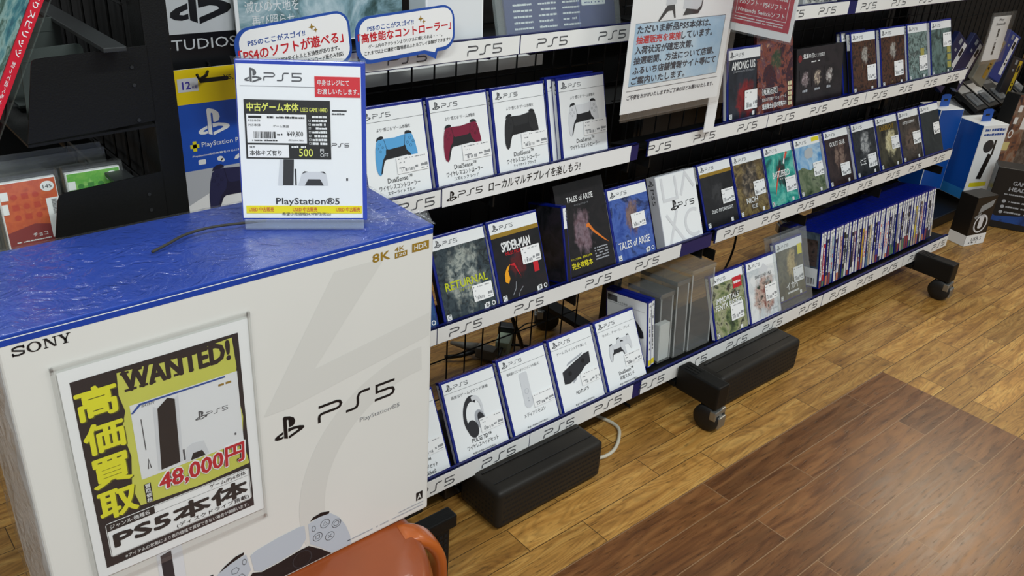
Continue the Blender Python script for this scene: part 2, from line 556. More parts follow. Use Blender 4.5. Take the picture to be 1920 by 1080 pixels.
HOLEB = mat('hole_black', '#020202', .8)
def rack(x0, x1, legs, label, glo, ghi, group, riser=False):
    t = thing('display_rack', label, 'rack', ((x0 + x1) / 2, 1.28, 0), group=group)
    ox, oy = (x0 + x1) / 2, 1.28
    for lx in legs:
        u = B().box(lx - .016 - ox, lx + .016 - ox, GRIDY + .006 - oy, GRIDY + .046 - oy, .098, 1.75, .003)
        for k in range(26):
            z = .18 + k * .06
            u.box(lx - .004 - ox, lx + .004 - ox, GRIDY + .0045 - oy, GRIDY + .0055 - oy, z, z + .03)
        u.solid('upright', BLACK, t)
        a = B().box(lx - .022 - ox, lx + .022 - ox, 1.085 - oy, 1.62 - oy, .072, .088, .002)
        if riser:
            a.box(lx - .075 - ox, lx + .014 - ox, .965 - oy, .995 - oy, .128, .156, .003)
            rp = B().box(lx - .030 - ox, lx + .000 - ox, .968 - oy, .992 - oy, .0, .128, .003)
            rp.solid('riser_post', BLACK, t)
            for k in range(9):
                for s_ in (0, 1):
                    B().box(lx - .024 + s_ * .011 - ox, lx - .017 + s_ * .011 - ox, .9675 - oy, .9682 - oy, .012 + k * .0125, .019 + k * .0125).solid('post_slot', HOLEB, t)
        else:
            a.box(lx - .022 - ox, lx + .022 - ox, .955 - oy, 1.083 - oy, .072, .136, .004)
        for k in range(3 if not riser else 0):
            a.box(lx - .016 + k * .011 - ox, lx - .010 + k * .011 - ox, 1.03 - oy, 1.07 - oy, .1358, .137)
        a.solid('foot', BLACK, t)
        if not riser: caster(t, lx + .0 - ox, .983 - oy, R(96))
        caster(t, lx - ox, 1.585 - oy, R(-40))
    g = B()
    n = int((x1 - x0) / .052)
    for i in range(n + 1):
        x = x0 + .01 + i * (x1 - x0 - .02) / n - ox
        g.tube([(x, GRIDY - oy, glo), (x, GRIDY - oy, ghi)], .0019, 5)
    k = 0; z = glo + .03
    while z < ghi:
        g.tube([(x0 + .005 - ox, GRIDY + .0035 - oy, z), (x1 - .005 - ox, GRIDY + .0035 - oy, z)], .0019, 5)
        z += .105
    g.solid('wire_grid', BLACK, t)
    return t

rackA = rack(.34, 1.44, (.765,), 'black wire rack on wheels, nearer half of the long display', .09, 1.7, 'wheeled wire racks', riser=True)
rackB = rack(1.47, 3.08, (1.585, 2.83), 'black wire rack on wheels, farther half of the long display', .52, 1.7, 'wheeled wire racks')
# dark backing boards between the two faces of the racks
def backing(x0, x1, z0, z1, label):
    o = B().box(x0, x1, GRIDY + .048, GRIDY + .054, z0, z1).solid('backing_board', BLACKM)
    o.location = (0, 0, 0)
    tag(o, label, 'backing board')
backing(.43, 1.375, .445, .80, 'black backing board behind the four controller boxes')
def dark_fill_board(x0, x1, y, z0, z1, label):  # added boards that darken what shows through the wire
    tag(B().box(x0, x1, y, y + .006, z0, z1).solid('dark_fill_board', BLACKM), label, 'backing board')
dark_fill_board(.40, 3.0, 1.612, .36, .865, 'long added black board keeping the view through the rack wire dark')
dark_fill_board(.42, 3.3, 1.47, .895, 1.45, 'added black board keeping the gaps behind the top shelf goods dark')
backing(1.62, 2.78, .60, .88, 'black backing board behind the farther upper game row')
backing(1.63, 2.80, .33, .58, 'black backing board behind the farther middle game row')

def shelf(level, x0, x1, yr, zc, hgt, deck, lean, strips, logos, label, gaps=()):
    """strips: white insert pieces; logos: x centres of the word marks"""
    t = thing('display_shelf', label, 'shelf', (x0, yr, zc), group='white edged shelves of the display racks')
    L = x1 - x0
    d = B()
    zb = deck - zc
    # sloping deck from the rail back to the grid
    dy = GRIDY - .012 - yr
    sl = math.tan(R(lean)) * .55
    d.prism([(0, 0), (0, 0)], 0, 0) if False else None
    y0, y1 = .005, dy
    za, zbk = zb, zb - sl * dy
    vs = d._v([(x, y, z) for x in (0, L) for (y, z) in ((y0, za - .003), (y0, za), (y1, zbk), (y1, zbk - .003))])
    for q in ((0, 1, 2, 3), (7, 6, 5, 4), (1, 5, 6, 2), (0, 3, 7, 4), (0, 4, 5, 1), (3, 2, 6, 7)):
        d.bm.faces.new([vs[i] for i in q])
    n = max(2, int(L / .4))
    for i in range(n + 1):
        x = .02 + (L - .04) * i / n
        d.box(x - .002, x + .002, .006, dy, min(za, zbk) - (.03 if level < 4 else .008), min(za, zbk) - .002)
    d.solid('shelf_deck', BLACK, t)
    r = B().box(0, L, .0, .004, -hgt / 2, hgt / 2, .0008).box(0, L, .0, .010, hgt / 2 - .0025, hgt / 2)
    rail = r.solid('price_rail', NAVY, t)
    for (a, b) in strips:
        B().box(a - x0, b - x0, -.0012, -.0002, -hgt / 2 + .0018, hgt / 2 - .0015, .0004).solid('label_strip', RAILW, rail)
    lh = hgt * .47
    for x in logos:
        lg = B(); lg.logo(x - x0 - 2.25 * lh, -lh * .56, lh, -.0016)
        lg.done('rail_lettering', GREYINK, rail)
    return t, rail

r1, rail1 = shelf(1, .60, 1.405, 1.2, .947, .036, .955, 0, [(.60, .725), (.73, 1.065), (1.068, 1.38)], [.66, .82, .984, 1.147, 1.31],
      'top white edged shelf on nearer rack, under the speech bubble signs')
shelf(1, 1.43, 3.06, 1.2, .947, .036, .955, 0, [(1.431, 2.203), (2.243, 3.06)], [1.62, 1.79, 1.955, 2.101, 2.306, 2.47, 2.63, 2.79],
      'top white edged shelf on farther rack, above the dark games')
r2, rail2 = shelf(2, .62, 1.432, 1.195, .685, .037, .684, 14, [(.62, .892), (.895, 1.405)], [.68, .838],
      'white edged shelf with long text strip holding the four controller boxes')
shelf(2, 1.464, 3.056, 1.195, .685, .037, .687, 18, [(1.466, 1.92), (1.923, 2.405), (2.408, 3.055)],
      [1.502, 1.665, 1.836, 2.002, 2.159, 2.325, 2.489, 2.644, 2.806, 2.959], 'white edged shelf of farther rack holding the guide book')
shelf(3, .34, 1.742, 1.175, .405, .038, .414, 22, [(.34, .876), (.878, 1.618)], [.42, .60, .775, .948, 1.118, 1.329, 1.495],
      'white edged shelf with dark blue right end, below the controller boxes')
shelf(3, 1.758, 3.084, 1.175, .408, .038, .398, 24, [(1.76, 2.40), (2.402, 3.083)], [1.835, 2.003, 2.174, 2.345, 2.503, 2.676, 2.823, 2.99],
      'white edged shelf of farther rack with nine leaning games')
shelf(4, .34, 1.431, 1.09, .118, .043, .122, 22, [(.34, 1.07), (1.072, 1.403)], [.43, .60, .82, .985, 1.16, 1.318],
      'lowest white edged shelf of nearer rack, above the perforated black unit')
shelf(4, 1.432, 3.055, 1.09, .118, .043, .134, 10, [(1.433, 2.238), (2.242, 2.733), (2.736, 3.054)],
      [1.473, 1.642, 1.819, 1.985, 2.167, 2.331, 2.49, 2.647, 2.82, 2.989], 'lowest white edged shelf of farther rack, holding the spine row')

# other face of the racks, glimpsed through the wire
def back_rail(x0, x1, z, label, m=RAILW):
    o = B().box(0, x1 - x0, .0, .16, -.004, .0).box(0, x1 - x0, .156, .16, -.03, .012).box(0, x1 - x0, -.002, .0, -.012, .012).solid('far_side_shelf', m)
    o.location = (x0, 1.44, z)
    tag(o, label, 'shelf', None)
back_rail(.45, 1.35, .845, 'upper pale shelf on rear face of racks, glimpsed through wire above controller boxes')
back_rail(1.55, 3.0, .70, 'black shelf on rear face of the farther rack, behind the upper game row', BLACK)
back_rail(.45, 1.35, .505, 'lower pale shelf on rear face of racks, glimpsed through wire above middle games')

# paper strip on the second rail: long line of text with three small controllers
def extras(rail, x0):
    B().rect(.895 - x0, 1.405 - x0, -.0185, .0185, -.0022).done('text_strip', PAPER, rail)
    b = B(); b.symbol(.905 - x0, -.010, .019, -.0026); b.logo(.932 - x0, -.006, .0125, -.0026)
    b.text('ローカルマルチプレイを楽しもう!', 1.005 - x0, -.009, .245, .020, -.0026, .012)
    b.done('strip_lettering', INK, rail)
extras(rail2, .62)

# ------------------------------------------------------------------ printed pictures of controllers
def pad_art(root, x, z, w, body, core, line=None, y=-.0008, shear=0.0, tilt=0.0, trig=None, pad=None, hide_right=False):
    """front view of a two-grip game controller, w wide, centred at x, z"""
    c, s = math.cos(tilt), math.sin(tilt)
    def T(pts):
        return [(x + (a * c - b * s) * w + b * shear * w, z + (a * s + b * c) * w) for a, b in pts]
    M = lambda pts: pts + [(-a, b) for a, b in reversed(pts)]
    trigs = B()
    for sg in (-1, 1):
        trigs.poly(T([(sg * .43, .27), (sg * .25, .30), (sg * .26, .335), (sg * .30, .355), (sg * .37, .345), (sg * .41, .32)]), y)
    trigs.done('trigger_print', trig or core, root)
    b = B()
    b.poly(T(M([(0, .27), (-.24, .29), (-.38, .29), (-.43, .25), (-.47, .12), (-.5, -.08), (-.505, -.26), (-.48, -.37), (-.43, -.41), (-.385, -.37), (-.34, -.24), (-.30, -.15), (-.26, -.12), (0, -.12)])), y - .0001)
    b.done('body_print', body, root)
    k = B()
    k.poly(T(M([(0, .065), (-.17, .065), (-.215, .09), (-.235, .06), (-.25, -.02), (-.33, -.11), (-.38, -.24), (-.425, -.39), (-.385, -.365), (-.34, -.24), (-.30, -.15), (-.26, -.12), (0, -.12)])), y - .0002)
    k.done('core_print', core, root)
    l = B()
    l.stroke(T([(-.255, .285), (-.215, .085), (-.235, .04)]), .008 * w, y - .0003).stroke(T([(.255, .285), (.215, .085), (.235, .04)]), .008 * w, y - .0003)
    if w > .06:
        for cx, cz in ((.36, .2), (.29, .12), (.43, .12), (.36, .05)):
            p = T([(cx, cz)])[0]
            l.ring(p[0], p[1], .028 * w, .022 * w, y - .0003, n=18)
        for cx, cz in ((-.36, .2), (-.42, .13), (-.30, .13), (-.36, .06)):
            p = T([(cx, cz)])[0]
            l.ring(p[0], p[1], .026 * w, .021 * w, y - .0003, n=5)
    l.done('seam_print', line or core, root)

def sticker(root, x, z, w, h, seed, y=-.0018):
    s = B().rrect(x, x + w, z, z + h, .0015, y).done('price_sticker', PAPER, root)
    b = B()
    yy = y - .0002
    b.dashes(x + .03 * w, x + .9 * w, z + .84 * h, .06 * h, seed, yy, .5)
    b.dashes(x + .05 * w, x + .25 * w, z + .62 * h, .07 * h, seed + 1, yy, .5)
    b.dashes(x + .06 * w, x + .3 * w, z + .30 * h, .08 * h, seed + 2, yy)
    b.bars(x + .12 * w, x + .52 * w, z + .10 * h, z + .28 * h, seed + 3, yy, 20)
    b.dashes(x + .56 * w, x + .68 * w, z + .22 * h, .14 * h, seed + 4, yy, .9)
    b.dashes(x + .74 * w, x + .96 * w, z + .24 * h, .18 * h, seed + 5, yy, .95, .3, .6)
    b.dashes(x + .72 * w, x + .95 * w, z + .1 * h, .06 * h, seed + 6, yy, .8)
    b.done('barcode_print', SOFTINK, s)
    return s

CW, CH, CD = .139, .177, .0145
def game_case(label, X, yb, zb, lean, picture, yaw=0, w=CW, h=CH, d=CD, group=None, band=.023, shell=SHELL, name='game_case',
              cat='game case', spine=None, deco=None, stick=None, seed=1, whitebox=False, strip=None, rim=.0055, side=True):
    t = thing(name, label, cat, (X, yb, zb), (R(-lean), 0, R(yaw)), group)
    B().box(0, w, .0006, d, 0, h, .0014).solid('case_shell', shell, t)
    x0, x1, z0, z1 = rim, w - .003, .0035, h - rim
    if whitebox:
        B().rect(x0, x1, z0, z1, .0001).done('cover_sheet', WHITE, t)
        b = B().rect(x0, x1, z1 - band, z1 - band + .0006, -.0003); b.done('header_rule', GREYINK, t)
        hb = t
    else:
        B().rect(x0, x1, z0, z1 - band, .0001).done('cover_picture', picture, t)
        hb = B().rect(x0, x1, z1 - band, z1, .0001).done('header_band', WHITE, t)
    b = B(); b.symbol(x0 + .006, z1 - band + .0045, .0135, -.0003); b.logo(x0 + .027, z1 - band + .0065, .0078, -.0003)
    b.done('header_lettering', GREYINK, hb)
    if strip:
        B().rect(x0, x1, z1 - band - .009, z1 - band, -.0002).done('edition_strip', strip, t)
    if side:
        s = B()
        s.face([(-.0003, .0115, z0), (-.0003, .0030, z0), (-.0003, .0030, z1), (-.0003, .0115, z1)])
        so = s.done('spine_sheet', spine or WHITE, t)
        if not whitebox and spine is not None:
            B().face([(-.0006, .0115, z1 - .045), (-.0006, .0030, z1 - .045), (-.0006, .0030, z1), (-.0006, .0115, z1)]).done('spine_band', WHITE, so)
        m = Matrix(((0, 0, 0, 0), (1, 0, 0, 0), (0, 0, 1, 0), (0, 0, 0, 1)))
        q = B(Matrix.Translation((-.0009, 0, 0)) @ Matrix.Rotation(R(-90), 4, 'Z'))
        q.text('PS5', -.0050, z1 - .006, .022, .0052, 0, .0, rot=R(-90))
        q.dashes(0, 0, 0, .001, 1)
        q.done('spine_lettering', INK if whitebox else GREYINK, so)
    if stick:
        sticker(t, stick[0], stick[1], stick[2], stick[3], seed)
    if deco:
        deco(t, w, h)
    return t

def put(t, name, m, fn, y=-.0006):
    b = B(); fn(b, y); return b.done(name, m, t)

# ---- four controller boxes, nearer rack
R2G = 'white controller boxes in blue cases'
def pad_box(label, X, body, core, words, colname, sx, line=None, trig=None):
    def deco(t, w, h):
        put(t, 'slogan', GREYINK, lambda b, y: b.text('より“感じる”ゲーム体験を', .036, .131, .070, .0065, y))
        pad_art(t, .070, .094, .088, body, core, line, shear=.04, tilt=R(3), trig=trig)
        put(t, 'product_lettering', INK, lambda b, y: (b.text('DualSense™', .045, .0405, .052, .009, y), b.text('ワイヤレスコントローラー', .026, .0285, .086, .0088, y, .004)))
        if colname:
            put(t, 'colour_lettering', INK, lambda b, y: b.text(colname, .042, .0195, .058, .0068, y, .003))
        put(t, 'small_print', GREYINK, lambda b, y: b.text('希望小売価格8,228円(税込)', .045, .0068, .05, .004, y))
    return game_case(label, X, 1.207, .6865, 14, None, whitebox=True, group=R2G, stick=(.067, .053, .068, .030), seed=sx, deco=deco, name='controller_box', cat='controller box')
pad_box('controller box picturing a sky blue controller, first from the left', .748, mat('sky_blue_ink', '#5aa6dc', .4), mat('dark_core_ink', '#232427', .4), '', 'スターライト ブルー', 11)
pad_box('controller box picturing a dark red controller', .8945, mat('crimson_ink', '#7d1a38', .4), mat('dark_core_ink', '#232427'), '', 'コズミック レッド', 12)
pad_box('controller box picturing an all black controller', 1.041, mat('charcoal_ink', '#2a2b2d', .4), mat('charcoal_core_ink', '#1d1e20', .4), '', 'ミッドナイト ブラック', 13)
pad_box('controller box picturing a white controller, in front of a doubled case', 1.213, mat('pale_pad_ink', '#dfe2e6', .4), mat('dark_core_ink', '#232427'), '', None, 14, line=GREYINK)
pad_box('controller box hidden behind the white controller one, only its spine edge showing', 1.1975, mat('pale_pad_ink', '#dfe2e6'), mat('dark_core_ink', '#232427'), '', None, 15).location.y += .0165

# ---- accessory boxes on the lowest shelf of the nearer rack
R4G = 'white accessory boxes in blue cases'
DG = mat('dark_grey_ink', '#2c2d31', .4); MG = mat('mid_grey_ink', '#a9adb4', .4); LG = mat('light_grey_ink', '#d6d9dd', .4)
def acc_box(label, X, slogan, drawing, lines, yaw=0, seed=20, price='5,478', dz=0, dy=0):
    def deco(t, w, h):
        put(t, 'slogan', GREYINK, lambda b, y: b.text(slogan, .02, .134, .094, .0068, y))
        drawing(t)
        put(t, 'product_lettering', INK, lambda b, y: [b.text(s, .072, .032 - i * .0125, ww, .0092, y, .004, al='c') for i, (s, ww) in enumerate(lines)])
        put(t, 'small_print', GREYINK, lambda b, y: b.text('希望小売価格' + price + '円(税込)', .042, .0075, .06, .0045, y, .006))
    return game_case(label, X, 1.107 + dy, .126 + dz, 26, None, yaw=yaw, whitebox=True, group=R4G, stick=(.074, .046, .060, .030), seed=seed, deco=deco,
                     name='accessory_box', cat='accessory box')
def headset(t):
    put(t, 'headband_print', DG, lambda b, y: (b.ring(.062, .088, .024, .0165, y, 60, 265, 24, 1.75, R(-8)),))
    put(t, 'cup_print', DG, lambda b, y: b.ell(.056, .060, .0135, .019, y - .0001, rot=R(8)))
    put(t, 'arch_print', LG, lambda b, y: b.ring(.070, .092, .0205, .0150, y - .0002, -50, 115, 22, 1.75, R(-8)))
    put(t, 'ear_cup_print', MG, lambda b, y: b.ell(.079, .074, .0125, .022, y - .0003, rot=R(12)))
    put(t, 'cup_shadow_print', DG, lambda b, y: b.ell(.081, .073, .0085, .017, y - .0004, rot=R(12)))
def remote(t):
    put(t, 'remote_print', LG, lambda b, y: b.poly([(.050, .058), (.055, .052), (.062, .050), (.070, .053), (.074, .058), (.074, .128), (.071, .131), (.054, .131), (.051, .128)], y))
    put(t, 'button_print', MG, lambda b, y: (b.ring(.0625, .088, .006, .0052, y - .0001, n=20), b.ell(.0625, .066, .0015, .0015, y - .0001), b.ell(.0625, .072, .0015, .0015, y - .0001)))
def camera_(t):
    put(t, 'stand_print', MG, lambda b, y: (b.poly([(.040, .104), (.090, .116), (.096, .122), (.046, .110)], y), b.poly([(.050, .060), (.062, .066), (.064, .078), (.052, .074)], y)))
    put(t, 'camera_bar_print', DG, lambda b, y: b.poly([(.024, .066), (.040, .063), (.060, .069), (.080, .078), (.096, .088), (.114, .092), (.116, .118), (.098, .117), (.046, .101), (.025, .094)], y - .0001))
    put(t, 'lens_print', INK, lambda b, y: (b.ell(.046, .085, .0055, .0055, y - .0002), b.ell(.092, .102, .0055, .0055, y - .0002)))
def charger(t):
    pad_art(t, .084, .103, .050, LG, LG, MG, trig=DG)
    pad_art(t, .058, .092, .056, LG, DG, MG, y=-.0013, trig=DG)
acc_box('white headset box at lowest shelf left end, half hidden by the console carton', .735, '高度なゲームサウンド体験', headset, [('PULSE 3D™', .05), ('ワイヤレスヘッドセット', .075), ('ミッドナイト ブラック', .06)], seed=21, price='10,978')
acc_box('white box picturing a grey and white headset with a dark blue frame', .889, '高度なゲームサウンド体験', headset, [('PULSE 3D™', .05), ('ワイヤレスヘッドセット', .08)], seed=22, price='10,978', yaw=-2)
acc_box('white box picturing a pale upright remote control', 1.042, '簡単操作でエンタテインメントを楽しむ', remote, [('メディアリモコン', .062)], seed=23, price='3,278')
acc_box('white box picturing a black twin lens camera bar', 1.190, 'ゲームプレイシェアを楽しく', camera_, [('HDカメラ', .04)], seed=24, price='6,578')
acc_box('white box picturing two controllers on a charging stand', 1.338, 'セット、チャージ、プレイ', charger, [('DualSense™', .05), ('充電スタンド', .05)], seed=25, price='3,278')

# ---- middle shelf, nearer rack
DARKSP = mat('black_spine_print', '#17181c', .4)
WS = .048; HS = .034
def txt(name, m, *rows, bold=.012, y=-.0006):
    def f(t, w, h):
        put(t, name, m, lambda b, yy: [b.text(s, x, z, ww, hh, y, bold) for (s, x, z, ww, hh) in rows])
    return f
def both(*fs):
    def f(t, w, h):
        for g in fs: g(t, w, h)
    return f
def rating(t, w, h):
    put(t, 'rating_mark', WINK, lambda b, y: b.rect(.008, .019, .006, .018, y))
    put(t, 'maker_mark', WINK, lambda b, y: b.rect(w - .036, w - .026, .006, .016, y))
    put(t, 'rating_letter', INK, lambda b, y: b.text('C', .0105, .0085, .006, .008, y - .0002, .02))
def publisher(t, w, h):
    put(t, 'publisher_mark', WINK, lambda b, y: (b.rect(w - .032, w - .022, .008, .018, y), b.ring(w - .012, .013, .005, .003, y, n=18)))
    put(t, 'publisher_symbol', INK, lambda b, y: b.symbol(w - .031, .010, .006, y - .0002))
R3G = 'games leaning on the middle shelf'
game_case('game case with blue cover at middle shelf left end, half hidden by the console carton', .752, 1.184, .417, 22,
          art('blue_night_print', ['#0c1830', '#1a3a6a', '#24508a', '#0a1222'], 30, 1.0), deco=both(rating, publisher), stick=(.084, .09, WS, HS), seed=31, group=R3G, spine=DARKSP)
game_case('game case with dark grey cover and yellow-green angular title', .904, 1.184, .417, 22,
          art('grey_machine_print', ['#10161a', '#26323a', '#3d4a50', '#181d20', '#5d6d70'], 34, 2.0, (.07, .085, .05, .07, ['#1a2226', '#5a6668', '#aab0a8', '#30383a'])), group=R3G,
          deco=both(txt('title_lettering', mat('lime_ink', '#c6cf1e', .4), ('RETURNAL', .018, .064, .106, .0165)), txt('subtitle_lettering', mat('lime_ink', '#c6cf1e'), ('リターナル', .050, .056, .032, .005), bold=0), rating, publisher),
          stick=(.080, .026, .050, .034), seed=32, spine=DARKSP)
def spider_art(t, w, h):
    put(t, 'glow_print', mat('amber_ink', '#f0a418', .4), lambda b, y: b.poly([(.022, .046), (.030, .040), (.036, .050), (.034, .066), (.042, .080), (.032, .074), (.024, .062)], y))
    put(t, 'red_streak_print', RINK, lambda b, y: b.poly([(.040, .078), (.052, .074), (.060, .058), (.066, .048), (.060, .064), (.054, .080)], y))
    put(t, 'red_tag_print', RINK, lambda b, y: b.rect(.104, .118, .048, .070, y))
    put(t, 'pale_streak_print', MG, lambda b, y: (b.stroke([(.036, .014), (.046, .026), (.050, .040)], .0012, y), b.stroke([(.066, .026), (.056, .018), (.050, .008)], .001, y)))
game_case('game case with black cover, gold strip and tall white title above orange glow', 1.049, 1.184, .417, 22,
          art('black_red_print', ['#101012', '#17171a', '#1c1a1e', '#2a1a1c'], 20, 3.0, (.066, .078, .026, .030, ['#1a1012', '#5a1a1c', '#2c2a34'])), strip=GOLD, group=R3G,
          deco=both(txt('title_lettering', WINK, ('SPIDER-MAN', .028, .108, .078, .0195), bold=.03), txt('subtitle_lettering', RINK, ('MILES MORALES', .036, .099, .06, .007)), spider_art, rating, publisher),
          stick=(.076, .070, .052, .036), seed=33)
game_case('game case turned spine outward beside the black guide book', 1.262, 1.14, .417, 14, DARKSP, yaw=84, w=.108, spine=DARKSP, seed=34, stick=None, group=R3G,
          deco=lambda t, w, h: B().box(.004, w - .004, CD, CD + .0003, .004, h - .004).solid('back_cover', art('dim_back_print', ['#101216', '#24262c', '#34303a', '#181a20'], 26, 61.0), t))
def book(label, X, yb, zb, lean, w, h, d, pic, deco, yaw=0):
    t = thing('guide_book', label, 'book', (X, yb, zb), (R(-lean), 0, R(yaw)))
    B().box(.001, w - .001, .001, d - .001, .001, h - .001).solid('page_block', PAPER, t)
    B().box(0, w, 0, .001, 0, h).box(0, .001, .001, d, 0, h).box(0, w, d - .001, d, 0, h).solid('cover', pic, t)
    deco(t, w, h)
    return t
def guide_deco(t, w, h):
    put(t, 'title_lettering', WINK, lambda b, y: b.text('TALES of ARISE', .032, .168, .082, .0125, y, .01))
    put(t, 'subtitle_lettering', MG, lambda b, y: b.text('パーフェクトガイド', .052, .158, .045, .004, y))
    put(t, 'flame_print', mat('flame_ink', '#e07a28', .4), lambda b, y: b.poly([(.078, .104), (.084, .106), (.100, .088), (.128, .066), (.142, .058), (.124, .074), (.100, .096), (.088, .114), (.080, .112)], y))
    put(t, 'figure_print', art('dusky_figure_print', ['#0d0c0d', '#171517', '#201c1e', '#0b0b0c'], 24, 5.0, (.066, .098, .030, .056, ['#2a2224', '#6a525a', '#84707a', '#3a2e34'])), lambda b, y: b.rect(.012, .100, .046, .156, y + .0003))
    put(t, 'yellow_lettering', YINK, lambda b, y: (b.text('完全攻略本', .016, .020, .064, .0145, y, .016), b.text('すべてを網羅、最速完全攻略', .016, .040, .066, .005, y)))
    put(t, 'blurb_lettering', MG, lambda b, y: [b.dashes(.092, .134, .026 + i * .0065, .0032, 50 + i, y, .9) for i in range(5)])
book('tall black guide book with pale title and orange flame across the cover', 1.250, 1.190, .417, 22, .152, .212, .012,
     art('black_star_print', ['#0d0c0d', '#171517', '#201c1e', '#0b0b0c'], 24, 5.0), guide_deco)
game_case('game case with blue sky cover and pale title along its foot', 1.404, 1.188, .417, 22,
          art('blue_dusk_print', ['#1a2a6a', '#2c4a9a', '#4a68b4', '#16204a', '#8aa0cc'], 18, 6.0, (.075, .10, .026, .045, ['#2a2430', '#54485a', '#8a7068', '#3a3444'])), group=R3G,
          deco=both(txt('title_lettering', WINK, ('TALES of ARISE', .014, .030, .108, .017)), rating, publisher), stick=(.068, .072, WS, HS), seed=35)
def big_symbols(t, w, h):
    def f(b, y):
        b.stroke([(.02, .17), (.02, .115), (.07, .115), (.07, .17)], .008, y)
        b.stroke([(.084, .118), (.110, .170), (.137, .132)], .008, y)
        b.stroke([(.02, .004), (.06, .085)], .008, y); b.stroke([(.02, .08), (.075, .006)], .008, y + .00005)
        b.ring(.118, .045, .036, .028, y, 60, 300, 30)
    put(t, 'symbol_pattern', mat('faint_grey_ink', '#dcdee1', .4), f, -.0003)
    put(t, 'logo_lettering', INK, lambda b, y: (b.symbol(.040, .086, .024, y), b.logo(.068, .089, .0135, y)))
def plain_white_box(label, X):
    t = thing('display_dummy_box', label, 'box', (X, 1.183, .417), (R(-22), 0, 0))
    B().box(0, .147, .0008, .030, 0, .177, .0012).solid('box_body', mat('pale_grey_card', '#cfd3da', .4), t)
    B().rect(.001, .146, .001, .175, .0004).done('front_sheet', WHITE, t)
    big_symbols(t, .147, .177)
    q = B(Matrix.Translation((-.0004, 0, 0)) @ Matrix.Rotation(R(-90), 4, 'Z'))
    q.symbol(-.024, .155, .014, 0); q.text('PS5', -.020, .148, .04, .011, 0, rot=R(-90))
    q.done('side_lettering', GREYINK, t)
    return t
plain_white_box('plain white box with faint grey symbols, at the nearer rack middle shelf right end', 1.571)

# ---- nine games leaning on the middle shelf, farther rack
R3B = 'games leaning on the farther middle shelf'
Y3, Z3, L3 = 1.223, .3985, 24
tw = .142
game_case('black game case with gold strip and small white title near its foot', 1.789, Y3, Z3, L3,
          art('soot_print', ['#0e0e10', '#1a1a1c', '#232326', '#101012'], 16, 7.0, (.07, .09, .03, .03, ['#1a1a1c', '#38383a', '#1a1a1a'])), strip=GOLD, w=tw, group=R3B,
          deco=both(txt('title_lettering', WINK, ('DEAD BY DAYLIGHT', .032, .040, .092, .009)), rating), stick=(.082, .058, .052, .038), seed=41, spine=DARKSP)
game_case('game case with brown bordered picture and white brush title', 1.934, Y3, Z3, L3,
          art('bronze_war_print', ['#1a1612', '#3a3022', '#5c4c30', '#8a784c', '#241e18'], 30, 8.0, (.072, .09, .045, .06, ['#14120f', '#3c3630', '#6e6252', '#a89a80'])), w=tw, group=R3B,
          deco=both(txt('title_lettering', WINK, ('NIOH', .040, .036, .05, .015)), txt('subtitle_lettering', WINK, ('仁王', .060, .020, .026, .011)), rating), stick=(.080, .052, .052, .040), seed=42, spine=DARKSP)
def slash(t, w, h):
    put(t, 'streak_print', mat('ember_ink', '#d8523c', .4), lambda b, y: (b.poly([(.030, .030), (.040, .050), (.060, .090), (.070, .110), (.058, .098), (.040, .062)], y), b.poly([(.100, .128), (.116, .146), (.108, .150), (.094, .132)], y)))
    put(t, 'pale_streak_print', WINK, lambda b, y: b.poly([(.086, .118), (.100, .146), (.104, .146), (.092, .114)], y))
game_case('game case with teal green cover and blocky white title', 2.080, Y3, Z3, L3,
          art('teal_print', ['#0e4a48', '#1a7a74', '#3aa89a', '#7accba', '#1c3430'], 16, 9.0, (.075, .09, .028, .05, ['#14201f', '#24403e', '#16302e', '#5a3a34'])), w=tw, group=R3B,
          deco=both(slash, txt('title_lettering', WINK, ('BATTLEFIELD', .030, .082, .082, .017), bold=.02), txt('subtitle_lettering', WINK, ('2 0 4 2', .062, .074, .03, .004)), rating), stick=(.084, .034, .052, .042), seed=43)
def sky_split(t, w, h):
    put(t, 'field_print', art('field_print', ['#2c3a2a', '#56664a', '#7a8468', '#3a4438'], 34, 10.5), lambda b, y: b.poly([(.0055, .0035), (w - .003, .0035), (w - .003, .070), (.10, .082), (.07, .074), (.03, .088), (.0055, .082)], y), -.0003)
    put(t, 'cliff_print', mat('pale_stone_ink', '#b6bcc0', .4), lambda b, y: b.poly([(.048, .118), (.060, .110), (.086, .110), (.096, .122), (.094, .138), (.070, .140), (.052, .134)], y), -.0004)
    put(t, 'yellow_tag', YINK, lambda b, y: b.rect(w - .046, w - .006, h - .021, h - .009, y), -.0004)
game_case('game case with blue sky over green fields and a yellow tag', 2.230, Y3, Z3, L3,
          art('sky_print', ['#3a78b8', '#6aa4d4', '#b4d0e4', '#4a8ac4'], 14, 10.0), w=tw, group=R3B, deco=both(sky_split, rating), stick=(.084, .052, .052, .042), seed=44)
game_case('game case with dark brown cover and stacked white serif title at its top', 2.389, Y3, Z3, L3,
          art('umber_print', ['#141012', '#2a2022', '#3a2c2c', '#1a1416'], 24, 11.0, (.08, .09, .035, .045, ['#2a2022', '#5a4640', '#8a7468', '#241a1a'])), w=tw, group=R3B,
          deco=both(txt('title_lettering', WINK, ('GUILTY GEAR', .030, .124, .086, .013)), rating), stick=(.072, .028, .052, .038), seed=45, spine=WHITE)
game_case('game case with black cover and grey armoured swirl, left of the golden one', 2.548, Y3, Z3, L3,
          art('smoke_print', ['#101214', '#22262a', '#34383c', '#141618'], 30, 12.0, (.075, .105, .032, .042, ['#22262a', '#6a6e72', '#b4b6b6', '#2c2e32'])), w=tw, group=R3B,
          deco=both(txt('title_lettering', WINK, ('仁王', .03, .040, .036, .02)), rating), stick=(.076, .026, .052, .042), seed=46, spine=WHITE)
